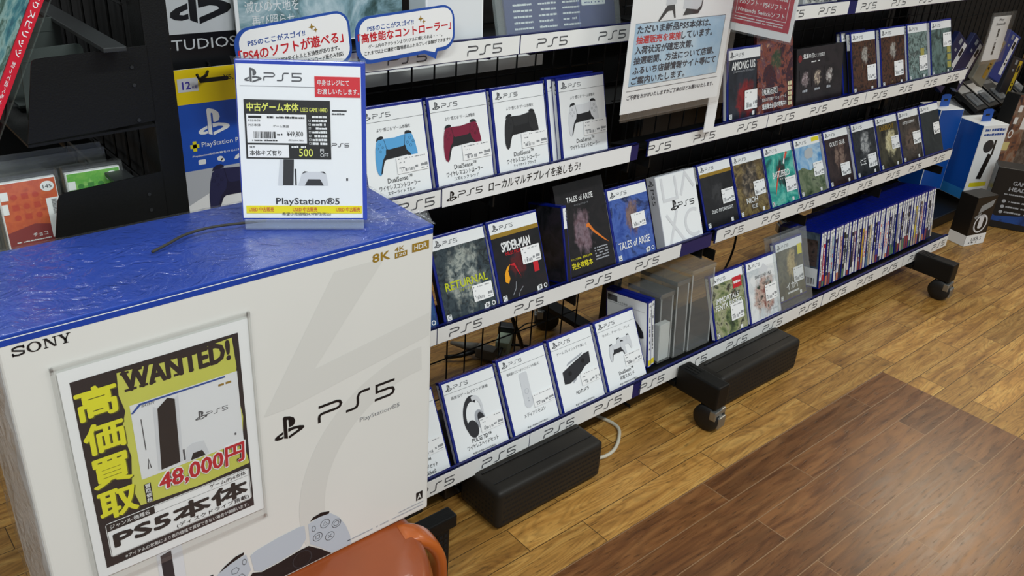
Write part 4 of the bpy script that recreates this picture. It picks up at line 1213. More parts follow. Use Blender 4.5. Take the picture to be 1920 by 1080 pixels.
def btn(b, y):
    for x, z in ((.304, .058), (.320, .050), (.293, .042), (.310, .034)):
        b.ring(x, z, .0068, .0060, y, n=24)
    b.ring(.304, .0575, .0045, .0037, y, 90, 450, 3); b.ring(.320, .050, .004, .0033, y, n=20)
    b.ring(.293, .042, .0042, .0034, y, 45, 405, 4)
    b.stroke([(.3075, .0315), (.3125, .0365)], .0008, y).stroke([(.3125, .0315), (.3075, .0365)], .0008, y)
    b.ring(.288, .058, .0028, .0022, y, n=16, sq=1.7); b.ring(.196, .057, .0028, .0022, y, n=16, sq=1.7)
    for x, z in ((.184, .050), (.172, .042), (.190, .036), (.178, .028)): b.ring(x, z, .0055, .0047, y, n=5)
put(t, 'button_print', GREYINK, btn, -.0006)
put(t, 'stick_print', DG, lambda b, y: (b.ring(.270, .018, .0135, .012, y), b.ring(.206, .014, .0135, .012, y)), -.0006)
# crinkled shrink film: a loose puckered sheet over the lid, the left side and the right corner
rf = random.Random(8)
b = B()
nx, ny = 44, 18
def fz(i, j):
    x, y = i / nx, j / ny
    edge = 1.0 if x > .80 else .25
    return .0012 + .0014 * edge * (1 + math.sin(31 * x + 9 * y) * math.sin(23 * y - 13 * x) + rf.uniform(-.5, .5) * edge)
vv = [[b.bm.verts.new((-.001 + (W + .002) * i / nx, -.001 + (D + .002) * j / ny, H + fz(i, j))) for j in range(ny + 1)] for i in range(nx + 1)]
for i in range(nx):
    for j in range(ny):
        b.bm.faces.new([vv[i][j], vv[i + 1][j], vv[i + 1][j + 1], vv[i][j + 1]])
nz = 22
ls = [[b.bm.verts.new((-.0025 - .004 * rf.random() * (1 if 0 < k < nz else .2), -.001 + (D + .002) * j / ny, H * (1 - k / nz))) for k in range(nz + 1)] for j in range(ny + 1)]
for j in range(ny):
    for k in range(nz):
        b.bm.faces.new([ls[j][k], ls[j + 1][k], ls[j + 1][k + 1], ls[j][k + 1]])
for (pa, pb, pc) in (((W - .10, D * .5, H + .002), (W - .002, -.001, H + .002), (W + .004, .02, H + .012)), ((W - .02, D * .3, H + .002), (W + .002, .0, H + .0), (W + .004, .03, H + .010)), ((W - .16, D * .75, H + .003), (W - .04, .02, H + .002), (W - .05, .07, H + .012))):
    b.face([pa, pb, pc])
b.solid('shrink_film', FILM, t, True)
b = B().box(-.0006, .0, .004, D - .004, .03, H - .02)
b.solid('side_print', mat('grey_side_print', '#c4c6c6', .4, var=.25, vscale=18), t)

# dark twisted cord lying on the lid
cable('twisted_cord', 'thin dark cord lying across the blue lid of the console carton', [(.262, .846, .872), (.280, .852, .874), (.305, .864, .875), (.335, .868, .875), (.365, .862, .875), (.392, .851, .876)], .0016, mat('olive_cord', '#2c2a22', .7))

# ------------------------------------------------------------------ wanted poster in a clear sleeve on the carton
t = thing('price_poster', 'white framed black and yellow price poster in a clear sleeve on the carton front', 'poster', (.1305, .7585, .548))
PO = lambda X, Z: (X - .1305, Z - .548)
ww, hh = .1925, .276
B().rect(.0055, .190, .0125, .268, -.0002).done('paper_sheet', PAPER, t)
put(t, 'black_frame_print', mat('poster_black', '#17141a', .4), lambda b, y: b.rect(.0145, .1785, .0235, .2545, y), -.0004)
PY = mat('poster_yellow', '#cfd05a', .4, var=.06)
def yel(b, y):
    b.poly([(.0575, .086), (.052, .112), (.0565, .150), (.052, .185), (.058, .205), (.0545, .225), (.056, .2500), (.110, .247), (.1715, .251), (.1735, .215), (.1705, .190), (.1755, .150), (.1725, .120), (.1775, .0855), (.120, .082)], y)
put(t, 'yellow_panel_print', PY, yel, -.0006)
KY = mat('poster_bright_yellow', '#e6e22a', .4)
KS = mat('poster_olive_shadow', '#5e5c12', .4)
def kan(dx, dz):
    def f(b, y):
        for i, ch in enumerate('高価買取'):
            b.text(ch, .0345 + dx + i * .0008, .209 - i * .0415 + dz, .036 if i != 1 else .036, .034, y, .03, al='c')
    return f
put(t, 'headline_shadow_print', KS, kan(.0012, -.0014), -.0007)
put(t, 'headline_lettering', KY, kan(0, 0), -.0009)
def wanted(b, y):
    b.text('WANTED!', .0605, .2265, .107, .0225, y, .045)
    for (x0, x1) in ((.0605, .072), (.0745, .083), (.086, .0905), (.1005, .1055), (.1085, .115), (.124, .129), (.139, .146)):
        b.rect(x0, x1, .2265, .2292, y - .00005)
    for (x0, x1) in ((.0585, .0668), (.0705, .0795), (.0935, .1005), (.1005, .108), (.1085, .1225), (.1235, .137), (.139, .147)):
        b.rect(x0, x1, .2465, .249, y - .00005)
put(t, 'wanted_lettering', mat('poster_brown_black', '#1c1416', .4), wanted, -.0008)
put(t, 'picture_print', mat('poster_box_white', '#e6e8ea', .4), lambda b, y: b.rect(.0625, .1735, .1175, .2095, y), -.0008)
def cpic(b, y):
    b.poly([(.083, .121), (.088, .196), (.099, .205), (.106, .201), (.103, .122)], y)
put(t, 'picture_console_print', INK, cpic, -.0011)
put(t, 'picture_console_side', LG, lambda b, y: (b.poly([(.080, .121), (.084, .200), (.0875, .197), (.083, .121)], y), b.poly([(.1035, .122), (.1065, .202), (.110, .205), (.106, .122)], y)), -.0010)
put(t, 'picture_detail_print', GREYINK, lambda b, y: (b.rect(.0705, .0715, .152, .190, y), b.stroke([(.0705, .128), (.072, .140), (.0735, .128)], .0012, y), wide_serif(b, .0735, .2035, .013, .0026, y), b.symbol(.124, .165, .0105, y), b.logo(.136, .1665, .0052, y), b.rect(.107, .109, .122, .136, y), b.rect(.164, .166, .130, .133, y)), -.0010)
put(t, 'picture_blue_edge', BINK, lambda b, y: b.poly([(.0625, .200), (.0715, .2085), (.160, .2085), (.160, .2065), (.073, .2065), (.0645, .199)], y), -.0011)
put(t, 'picture_pad_print', LG, lambda b, y: b.poly([(.108, .119), (.112, .137), (.118, .140), (.130, .138), (.134, .120)], y), -.0011)
put(t, 'picture_pad_core', INK, lambda b, y: b.poly([(.114, .119), (.117, .127), (.127, .127), (.130, .119)], y), -.0012)
put(t, 'picture_badge', GOLD, lambda b, y: (b.rect(.152, .158, .198, .2005, y), b.rect(.160, .166, .198, .2005, y)), -.0011)
NUM = '48,000円'
def price(off, bold):
    return lambda b, y: b.text(NUM, .0785 - off, .0925 - off, .093 + 2 * off, .0255 + 2 * off, y, bold, shear=.06)
put(t, 'price_shadow_print', mat('poster_dark_red', '#3c0a0e', .4), price(-.0012, .045), -.0012)
put(t, 'price_outline_print', PAPER, price(.0006, .06), -.0014)
put(t, 'price_lettering', mat('poster_red', '#c01a28', .4), price(0, .025), -.0016)
put(t, 'price_tag_print', INK, lambda b, y: b.rect(.0635, .0705, .086, .1105, y), -.0009)
put(t, 'price_tag_lettering', WINK, lambda b, y: [b.text(c, .067, .1047 - i * .006, .0052, .0052, y, .02, al='c') for i, c in enumerate('買取価格')], -.0011)
put(t, 'white_panel_print', PAPER, lambda b, y: b.rrect(.0205, .1765, .0345, .0795, .003, y), -.0006)
def frame_(b, y):
    for q in ((.0212, .1758, .0352, .0356), (.0212, .1758, .0784, .0788), (.0212, .0216, .0352, .0788), (.1754, .1758, .0352, .0788)): b.rect(*q, y)
    b.rect(.052, .1745, .0693, .0696, y)
    b.rect(.0212, .070, .0690, .0785, y)
    b.text('PS5本体', .0265, .0445, .145, .0215, y, .035)
    b.text('(ディスクドライブ搭載)', .090, .0365, .083, .0068, y, .012)
    b.text('ゲーム/PS4本体', .130, .0712, .042, .0060, y, .004)
put(t, 'panel_lettering', INK, frame_, -.0009)
put(t, 'panel_small_lettering', WINK, lambda b, y: b.text('ジャンル/機種名', .0245, .0712, .040, .0056, y, .008), -.0011)
put(t, 'footnote_lettering', WINK, lambda b, y: b.text('※アイテムの状態により表示価格で買取できない場合が御座います。', .034, .0262, .138, .0052, y, .008), -.0007)
b = B(); b.box(0, ww, -.0026, -.0020, 0, hh, .0001)
for q in ((0, .003, 0, hh), (ww - .003, ww, 0, hh), (0, ww, 0, .003), (0, ww, hh - .004, hh)): b.box(q[0], q[1], -.0030, .0002, q[2], q[3])
b.solid('clear_sleeve', clear('hard_clear_sleeve', (.985, .99, .99), .01, .15), t)

# ------------------------------------------------------------------ boxed console case standing on the carton
t = thing('game_case', 'white used console case with black price label and yellow band, standing on the carton lid', 'display case', (.372, .869, .8745), (R(-11), 0, R(-32)))
w, h, d = .139, .177, .0155
B().box(0, w, .0006, d, 0, h, .0016).solid('case_shell', mat('bright_blue_case', '#1a3fb0', .2, coat=.3), t)
B().rect(.0015, w - .005, .003, h - .005, .0001).done('cover_sheet', WHITE, t)
put(t, 'header_rule', SOFTINK, lambda b, y: b.rect(.005, w - .006, h - .0285, h - .028, y), -.0002)
put(t, 'header_lettering', GREYINK, lambda b, y: (b.symbol(.010, h - .0245, .0145, y), b.logo(.0305, h - .0225, .0088, y)), -.0002)
s = B().rect(.084, .133, h - .0385, h - .0165, -.0003).done('red_sticker', mat('red_sticker', '#d42632', .4), t)
B().text('中身はレジにて', .087, h - .026, .034, .0062, -.0006, .012).text('お渡しいたします。', .087, h - .0355, .045, .0062, -.0006, .012).done('sticker_lettering', WINK, s)
LX0, LX1, LZ0, LZ1 = .008, .100, .070, .1345
s = B().rect(LX0, LX1, LZ0, LZ1, -.0004).done('black_price_label', mat('black_label', '#1a1b1c', .4), t)
B().rect(LX0 + .002, LX1 - .026, LZ0 + .0175, LZ0 + .049, -.0006).rect(LX0 + .002, LX0 + .046, LZ0 + .0015, LZ0 + .0155, -.0006).done('label_field', PAPER, s)
B().text('中古ゲーム本体', LX0 + .003, LZ1 - .0125, .055, .0092, -.0006, .02).text('USED GAME HARD', LX0 + .060, LZ1 - .0125, .029, .0046, -.0006, .01).text('500', LX0 + .057, LZ0 + .003, .015, .0085, -.0006, .008).done('label_yellow_lettering', mat('pale_lime_ink', '#e8ec6a', .4), s)
bb = B()
bb.text('本体キズ有り', LX0 + .004, LZ0 + .0035, .034, .0062, -.0008, .01).text('¥49,800', LX0 + .0445, LZ0 + .024, .0175, .0068, -.0008, .004)
bb.bars(LX0 + .009, LX0 + .033, LZ0 + .0225, LZ0 + .030, 7, -.0008, 40).dashes(LX0 + .034, LX0 + .041, LZ0 + .026, .002, 3, -.0008)
bb.rect(LX0 + .004, LX0 + .018, LZ0 + .0445, LZ0 + .047, -.0008).dashes(LX0 + .024, LX0 + .064, LZ0 + .0445, .0022, 5, -.0008, .8)
bb.text('PS5本体', LX0 + .004, LZ0 + .0405, .013, .003, -.0008).text('PS5本体', LX0 + .004, LZ0 + .0355, .013, .003, -.0008).text('ゲーム機器', LX0 + .030, LZ0 + .0345, .017, .003, -.0008)
bb.text('(税込¥54,780)', LX0 + .046, LZ0 + .0195, .016, .0024, -.0008).text('備考', LX0 + .004, LZ0 + .0118, .006, .0024, -.0008).dashes(LX0 + .006, LX0 + .034, LZ0 + .0195, .0018, 8, -.0008, .9)
bb.done('label_black_lettering', INK, s)
bb = B()
for i in range(8):
    z = LZ1 - .019 - i * .0042
    if i: bb.ring(LX1 - .0225, z + .0013, .0016, .0012, -.0006, 45, 405, 4)
    bb.dashes(LX1 - .020, LX1 - .004, z, .0026, 20 + i, -.0006, .9)
bb.dashes(LX0 + .049, LX0 + .066, LZ0 + .0125, .0025, 30, -.0006, .9)
bb.text('円', LX1 - .012, LZ0 + .0075, .004, .0042, -.0006).text('OFF', LX1 - .012, LZ0 + .0025, .009, .0042, -.0006)
bb.done('label_white_lettering', WINK, s)
put(t, 'console_print', DG, lambda b, y: (b.poly([(.046, .0405), (.0475, .0695), (.0590, .0695), (.0575, .0405)], y), b.rect(.0595, .0612, .0405, .059, y)), -.0003)
put(t, 'console_side_print', LG, lambda b, y: b.poly([(.041, .0405), (.044, .0695), (.0480, .0695), (.0460, .0405)], y), -.0003)
put(t, 'controller_print', LG, lambda b, y: b.poly([(.063, .0405), (.067, .053), (.071, .0560), (.090, .0560), (.094, .053), (.096, .0405)], y), -.0003)
put(t, 'controller_core_print', DG, lambda b, y: (b.poly([(.070, .0405), (.074, .0475), (.087, .0475), (.091, .0405)], y), b.poly([(.067, .0535), (.070, .0565), (.074, .056)], y), b.poly([(.087, .056), (.091, .0565), (.094, .0535)], y)), -.0005)
put(t, 'name_lettering', DG, lambda b, y: (b.text('PlayStation®5', .038, .0165, .070, .0100, y, .012), b.rect(.102, .118, .123, .1245, y), b.logo(.101, .084, .0042, y), b.rect(.116, .118, .046, .049, y), b.dashes(.100, .117, .1195, .0018, 40, y)), -.0003)
s = B().rect(.005, w - .006, .0085, .0172, -.0005).done('yellow_band', mat('yellow_tape', '#f0e010', .4), t)
bb = B()
for x in (.008, .056, .104): bb.text('USED 中古販売', x, .0105, .027, .0052, -.0008, .005)
bb.done('band_lettering', RINK, s)
put(t, 'small_print', DG, lambda b, y: b.text('希望小売価格54,978円(税込)', .044, .0055, .054, .0042, y), -.0007)
fs = B(); fs.rect(0, w, .0, h, -.0014).box(w, w + .0006, -.001, d, 0, h).face([(0, -.0014, h), (w, -.0014, h), (w, d, h + .003), (0, d, h + .002)])
fs.face([(-.004, -.001, h + .003), (.01, -.0014, h), (0, -.0014, h - .012)])
fs.done('loose_film', clear('case_film', (.98, .985, 1), .01, .1, bump=.35, bscale=30), t)
st = thing('case_stand', 'low clear plastic stand under the used console case', 'stand', (.372, .869, .8675), (0, 0, R(-32)))
b = B(); b.box(.004, .135, -.010, .055, 0, .0025, .0008).box(.004, .135, -.010, -.0075, .002, .012, .0006).box(.004, .135, .050, .053, .002, .050, .0006)
b.solid('stand_body', clear('bluish_acrylic', (.82, .88, .97), .16, .08), st)

# ------------------------------------------------------------------ orange stool
ORANGE = mat('orange_vinyl', '#8c421a', .32, var=.12, vscale=9, bump=.1, bscale=90, coat=.2)
ORANGE2 = mat('orange_moulded_plastic', '#ac561e', .28, var=.08, vscale=12, coat=.3)
t = thing('round_stool', 'glossy orange round stool carrying the console carton', 'stool', (.325, .775, 0))
B().lathe([(.0, .385), (.178, .385), (.198, .392), (.205, .402), (.207, .412), (.203, .424), (.191, .4315), (.155, .4340), (0, .4345)], (0, 0, 0), 56).solid('seat_pad', ORANGE, t, True)
b = B(); pts = [(.2045 * math.cos(a), .2045 * math.sin(a), .408) for a in [2 * math.pi * k / 64 for k in range(65)]]
b.tube(pts, .0035, 8).solid('seat_piping', ORANGE2, t, True)
for a in (-10, 110, 230):
    ca, sa = math.cos(R(a)), math.sin(R(a))
    prof = []
    for k in range(11):
        q = R(90 * k / 10)
        prof.append((.180 + .058 * math.sin(q), .424 - .075 * (1 - math.cos(q))))
    prof += [(.239, .30), (.241, .18), (.243, .06), (.244, .0)]
    bm_ = B(Matrix.Rotation(R(a), 4, 'Z'))
    n = len(prof); wd = .020
    outer = []
    for i, (r_, z_) in enumerate(prof):
        p0 = Vector(prof[max(0, i - 1)]); p1 = Vector(prof[min(n - 1, i + 1)]); dd = (p1 - p0).normalized(); nn = Vector((-dd.y, dd.x)) * -1
        th = .0095
        ring = []
        for k in range(12):
            q = 2 * math.pi * k / 12
            cx, cy = math.cos(q), math.sin(q)
            sx = abs(cx) ** .6 * (1 if cx > 0 else -1); sy = abs(cy) ** .6 * (1 if cy > 0 else -1)
            ring.append(bm_.bm.verts.new((r_ + nn.x * th * sx, wd * sy, z_ + nn.y * th * sx)))
        outer.append(ring)
    for r0, r1_ in zip(outer, outer[1:]):
        for k in range(12): bm_.bm.faces.new([r0[k], r0[(k + 1) % 12], r1_[(k + 1) % 12], r1_[k]])
    bm_.bm.faces.new(outer[0]); bm_.bm.faces.new(outer[-1])
    bm_.solid('leg', ORANGE2, t, True)

# ------------------------------------------------------------------ black rack at the left, seen from its end
t = thing('end_rack', 'black steel rack end at the left with rounded side plates, behind the console carton', 'rack', (.333, 1.0, 0))
ex, ey = .333, 1.0
p = B().box(.0, .029, .0, .045, 0, 1.6, .002)
p.solid('upright', BLACK, t)
for z in (.965, 1.005, 1.025, .855, .875): B().lathe([(0, -.0012), (.002, -.0012), (.002, .0)], (-.018, -.0022, z), 12, 'y').solid('bolt', mat('dark_bolt', '#3a3c3e', .4, metal=.6), t)
B().box(.004, .010, .05, 1.3, .05, 1.6).solid('back_panel', BLACKM, t)  # added black sheet standing in for the dark gap behind the wire
def plate(pts):
    q = B(); q.prism([(a - ex, z) for a, z in pts], -.002, 0); return q.solid('side_plate', BLACK, t)
plate([(.198, .955), (.215, 1.036), (.217, 1.041), (.221, 1.0425), (.3335, 1.047), (.3335, .962), (.285, .959)])
plate([(.192, .775), (.216, .886), (.219, .892), (.224, .8940), (.3335, .900), (.3335, .775)])
for (z, x0) in ((.953, .198), (.800, .196)):
    q = B(); q.prism([(x0 - ex, z), (.333 - ex, z + .004), (.333 - ex, z + .001), (x0 - ex, z - .003)], .0, 1.3)
    q.prism([(x0 - ex - .001, z - .004), (x0 - ex + .001, z - .004), (x0 - ex + .008, z + .022), (x0 - ex + .006, z + .022)], .10, 1.3)
    q.solid('shelf_tray', BLACK, t)
for z, y_ in ((1.054, -.03), (.896, .0)):
    q = B().box(.280 - ex, .304 - ex, y_, 1.3, z - .005, z, .001)
    q.solid('shelf_bar', mat('dark_grey_steel', '#26292a', .45, var=.15), t)
g = B()
for k in range(24):
    g.tube([(.330 - ex, .055 + k * .05, .1), (.330 - ex, .055 + k * .05, 1.6)], .0016, 5)
for k in range(14):
    g.tube([(.3265 - ex, .04, .14 + k * .105), (.3265 - ex, 1.26, .14 + k * .105)], .0016, 5)
g.solid('wire_grid', BLACK, t)
for i, (y, x0, x1, z1) in enumerate(((1.075, .222, .289, 1.0385), (1.155, .222, .292, 1.054), (1.24, .226, .290, 1.071))):
    q = thing('shelf_divider', ['grey shelf divider nearest the red spined case', 'grey shelf divider, middle one behind the upper side plate', 'grey shelf divider farthest back on the left rack'][i], 'divider', (x0, y, .9585))
    c = z1 - .9585
    B().prism([(-.004, 0), (.066, .004), (.0665, c - .006), (.064, c - .001), (.060, c), (0, c - .003)], 0, .0016).box(.0, .062, -.0006, .0, c - .016, c - .015).solid('divider_plate', mat('grey_steel_plate', '#59625f', .42, var=.08), q)
    B().box(.0, .060, -.03, .0016, .0, .003).solid('divider_foot', mat('grey_steel_plate', '#59625f'), q)

# leaning red-spined case in a clear sleeve
t = thing('game_case', 'red spined game case leaning in a clear sleeve on the left rack', 'game case', (.168, 1.012, .9575), (0, R(28), 0))
w_, h_, d_ = .0125, .205, .108
B().box(-w_, -.0006, .0004, d_, 0, h_, .001).solid('case_shell', mat('clear_red_shell', '#a81c2c', .2), t)
B().rect(-w_ + .0004, -.001, .001, h_ - .002, 0).done('spine_label', mat('vivid_red_ink', '#cc1830', .35), t)
q = B(); q.text('釣りスピリッツ', -.0098, .166, .072, .0062, -.0003, .015, rot=R(-90)); q.text('釣って遊べる水族館', -.0085, .088, .062, .0034, -.0003, .004, rot=R(-90))
q.rrect(-.0098, -.0068, .182, .188, .001, -.0003).rrect(-.0062, -.0032, .182, .188, .001, -.0003)
q.done('spine_lettering', WINK, t)
q = B(Matrix.Translation((-w_ - .0003, d_, 0)) @ Matrix.Rotation(R(-90), 4, 'Z')); q.rect(.003, d_ - .002, .002, h_ - .003)
q.done('cover_picture', art('aqua_print', ['#1c4a6a', '#4a94a4', '#b8d4d4', '#2a5a4a', '#d8dcd8'], 26, 40.0), t)
b = B()
b.face([(-w_ - .001, -.001, 0), (-w_ - .001, d_, 0), (-w_ - .001, d_, h_ + .012), (-w_ - .001, -.001, h_ + .012)])
b.face([(.004, -.002, 0), (.004, d_, 0), (.004, d_, h_ + .012), (.004, -.002, h_ + .012)])
b.box(.0036, .0046, -.003, -.001, 0, h_ + .012)
b.solid('clear_sleeve', clear('greenish_sleeve', (.90, .97, .94), .02, .08), t)

# card packs in clear holders
def card_pack(label, x, y, z, col, seed, title, num):
    t = thing('card_pack', label, 'card pack', (x, y, z), (R(-4), 0, R(-1)), 'card packs in clear holders')
    w, h, d = .060, .091, .010
    b = B(); k = .0012
    b.box(-.003, w + .003, -.0012, 0, -.003, h + .005).box(-.003, w + .003, d, d + .0012, -.003, h + .005).box(-.003, -.0018, 0, d, -.003, h + .005).box(w + .0018, w + .003, 0, d, -.003, h + .005).box(-.003, w + .003, -.001, d + .001, h + .005, h + .0075)
    b.solid('clear_holder', clear('card_holder_plastic', (.98, .99, .985), .02, .08), t)
    B().box(0, w, .002, d - .001, 0, h, .0006).solid('pack_body', PAPER, t)
    B().rect(.001, w - .001, .013, h - .001, .0015).done('pack_picture', col[0], t)
    put(t, 'tile_print', mat(col[1].name + '_tile', '#c23a1a' if 'red' in label else '#3a8a34', .4), lambda b, y: [b.rect(.011 + i * .011, .018 + i * .011, .046 + k * .012, .053 + k * .012, y) if (i + k) % 2 else b.ell(.0145 + i * .011, .0495 + k * .012, .0035, .0035, y, 10) for i in range(3) for k in range(3)], .0013)
    put(t, 'foot_band', col[1], lambda b, y: b.poly([(.001, .013), (w - .001, .013), (w - .001, .034), (.030, .040), (.001, .033)], y), .0012)
    put(t, 'white_disc', PAPER, lambda b, y: (b.ell(w - .010, h - .010, .0072, .006, y), b.rect(.001, .009, h - .020, h - .010, y), b.rect(.001, .007, h - .036, h - .024, y)), .0010)
    put(t, 'disc_number', GREYINK, lambda b, y: b.text(num, w - .0145, h - .0122, .009, .0042, y, .015), .0008)
    put(t, 'name_lettering', WINK, lambda b, y: (b.text(title, .026, .0245, .015, .0045, y, .015), b.dashes(.008, .044, .020, .0015, seed, y, .9)), .0008)
    put(t, 'price_slip', PAPER, lambda b, y: (b.rect(w - .014, w + .001, .020, h - .024, y), b.rect(.001, w - .002, .0015, .012, y)), .0006)
    put(t, 'slip_print', INK, lambda b, y: ([b.rect(w - .0085, w - .003, .048 + i * .0011, .0486 + i * .0011, y) for i in range(16)], b.rect(.003, .016, .0075, .0105, y), b.dashes(.020, .040, .008, .002, seed + 1, y), b.dashes(.004, .044, .0035, .0028, seed + 2, y, .9)), .0004)
    return t
card_pack('red and orange card pack in a clear holder at the left', .166, 1.030, .8115, (art('orange_tile_print', ['#b84420', '#d8642c', '#c85024', '#e08038'], 60, 41.0, dist=.2), mat('maroon_ink', '#8a1c1c', .4)), 5, 'チョコ', '145')
card_pack('green card pack in a clear holder, half hidden by the lower side plate', .2375, 1.031, .8105, (art('green_leaf_print', ['#4aa03a', '#7cc24e', '#5cb040', '#a8d878'], 60, 42.0, dist=.2), mat('deep_green_ink', '#2c7a34', .4)), 6, 'みどり', '400')
t = thing('clear_holder', 'empty clear holder behind the two card packs', 'clear case', (.150, 1.052, .812), (R(-4), 0, 0))
b = B(); b.box(0, .140, 0, .0015, 0, .108).box(0, .140, .012, .0135, 0, .112).box(0, .140, .0015, .012, .100, .102); b.solid('holder_walls', clear('grey_holder_plastic', (.95, .97, .96), .03, .1), t)

# ------------------------------------------------------------------ signs and goods on the upper shelves
# dark studio board
t = thing('display_board', 'black display board with a white square emblem, at the far left of the long display', 'sign board', (.40, 1.300, .935))
B().box(0, .195, 0, .012, 0, .33, .001).solid('board', mat('satin_black_board', '#0c0d10', .35, var=.1), t)
put(t, 'emblem_panel', mat('pale_grey_panel', '#d2d6d8', .4), lambda b, y: b.rect(.066, .1705, .0565, .170, y))
put(t, 'emblem_print', INK, lambda b, y: b.symbol(.0735, .070, .075, y), -.0009)
put(t, 'board_lettering', mat('pale_grey_panel', '#d2d6d8', .4), lambda b, y: b.text('STUDIOS', .0590, .0330, .1125, .0155, y, .0), -.0006)
t = thing('hook', 'black wire hook holding the blue and yellow prepaid card', 'hook', (.525, 1.318, .948))
B().tube([(0, 0, .0), (-.004, -.03, -.002), (-.022, -.058, -.010), (-.036, -.066, -.013), (-.040, -.068, -.005)], .0022, 8).solid('hook_wire', BLACK, t, True)
B().box(-.012, .012, -.004, .004, -.008, .014, .001).solid('hook_plate', BLACK, t)
t = thing('prepaid_card', 'blue prepaid card pack with yellow top hanging on a wire hook', 'card pack', (.459, 1.270, .695))
w, h = .130, .252
B().box(0, w, 0, .0015, 0, h, .0004).solid('card_board', PAPER, t)
put(t, 'yellow_band', mat('card_yellow', '#f2d400', .4), lambda b, y: b.rect(0, w, h - .052, h, y), -.0003)
put(t, 'blue_panel', mat('card_blue', '#1450b8', .35), lambda b, y: b.rect(0, w, .096, h - .052, y), -.0003)
put(t, 'grey_field', mat('card_grey', '#b9bdc4', .4), lambda b, y: b.poly([(0, .040), (.045, .060), (w, .070), (w, .096), (0, .096)], y), -.0003)
put(t, 'hang_slot', BLACKM, lambda b, y: b.rrect(.036, .082, h - .022, h - .0155, .003, y), -.0005)
put(t, 'tag_print', LG, lambda b, y: b.rect(.003, .034, h - .033, h - .013, y), -.0005)
put(t, 'month_lettering', mat('card_violet', '#3a34a0', .4), lambda b, y: (b.text('12', .010, h - .029, .012, .011, y, .025), b.text('ヶ月', .024, h - .029, .008, .0045, y, .02)), -.0007)
put(t, 'price_lettering', INK, lambda b, y: b.text('¥5,143', .074, h - .022, .034, .0085, y, .012), -.0005)
put(t, 'emblem_print', WINK, lambda b, y: b.symbol(.027, .148, .040, y), -.0005)
put(t, 'name_lettering', WINK, lambda b, y: (b.text('PlayStation Plus', .030, .1295, .072, .0095, y, .006), b.text('PlayStation®の体験をさらに魅力的に', .014, .1165, .096, .0042, y, .012), b.rrect(.022, .034, .104, .112, .002, y), b.ell(.057, .109, .005, .004, y), b.ell(.061, .106, .003, .003, y), b.poly([(.080, .104), (.086, .104), (.094, .110), (.090, .1135), (.082, .109)], y)), -.0005)
put(t, 'plus_print', YINK, lambda b, y: (b.rect(.012, .026, .1315, .1375, y), b.rect(.016, .022, .1265, .1425, y)), -.0005)
pad_art(t, .090, .060, .112, mat('indigo_ink', '#232850', .4), mat('deep_indigo_ink', '#1a1e3c', .4), y=-.0006)
# landscape poster and white box
t = thing('landscape_poster', 'landscape picture poster with pale brush lettering above the speech bubble signs', 'poster', (.566, 1.282, .966), (R(-3), 0, 0))
B().box(0, .300, 0, .003, 0, .22).solid('poster_board', PAPER, t)
B().rect(.006, .300, .002, .22, -.0003).done('poster_picture', art('valley_print', ['#2c3a2e', '#4e6a6a', '#8aaab2', '#c2d4d8', '#5a6e58'], 14, 43.0, (.05, .12, .05, .04, ['#26301f', '#3c4a2c', '#56643c'])), t)
put(t, 'poster_lettering', WINK, lambda b, y: (b.text('滅びの大地を', .016, .052, .090, .017, y), b.text('再び照らせ', .026, .032, .072, .016, y)), -.0006)
t = thing('display_dummy_box', 'plain white box standing right of the landscape poster', 'box', (.874, 1.222, .9555), (R(-3), 0, 0))
B().box(0, .124, 0, .05, 0, .20, .002).solid('box_body', WHITE, t)
B().rect(.004, .120, .004, .196, -.0002).done('front_sheet', mat('cool_white_sheet', '#e4e8ea', .35), t)
# navy leaflet in acrylic holder
t = thing('leaflet_holder', 'clear stand holding a navy leaflet of small white lists on the top shelf', 'leaflet stand', (1.056, 1.222, .9555), (R(-16), 0, 0))
b = B(); b.box(-.022, .300, -.0026, -.0012, 0, .150).box(-.022, .300, .005, .0064, 0, .150).box(-.022, .300, -.0012, .005, 0, .0016)
b.box(-.022, -.0205, -.0012, .005, 0, .15).box(.2985, .300, -.0012, .005, 0, .15)
b.solid('acrylic_stand', CLEAR, t)
B().box(0, .288, .0004, .0040, .002, .148).solid('leaflet', mat('leaflet_navy', '#2c3c78', .35, var=.08), t)
put(t, 'leaflet_lettering', WINK, lambda b, y: [b.dashes(.020 + c * .062, .020 + c * .062 + .046, .012 + r * .0105, .0038, 200 + c * 9 + r, y, .95, .8, 3) for c in range(3) for r in range(5)], .0001)
put(t, 'leaflet_heading', mat('lime_yellow_ink', '#d4e04a', .4), lambda b, y: (b.text('遊べるゲーム', .016, .069, .060, .0105, y, .02), b.dashes(.085, .15, .086, .006, 31, y, .9)), .0001)
s = B().rrect(.196, .262, .046, .13, .003, .0001).done('white_panel', PAPER, t)
put(t, 'panel_print', mat('leaflet_ink', '#26408a', .4), lambda b, y: (b.rrect(.203, .226, .058, .12, .002, y), b.rrect(.232, .255, .058, .12, .002, y), b.dashes(.204, .226, .050, .003, 3, y), b.dashes(.233, .255, .050, .003, 4, y)), -.0002)
put(t, 'panel_symbol', WINK, lambda b, y: (b.symbol(.2085, .082, .012, y), b.symbol(.2375, .082, .012, y), b.ell(.222, .068, .007, .007, y), b.ell(.251, .068, .007, .007, y)), -.0004)
put(t, 'leaflet_edge_strip', mat('leaflet_pale_blue', '#5a6cae', .4), lambda b, y: b.rect(.186, .188, .002, .148, y), .0001)

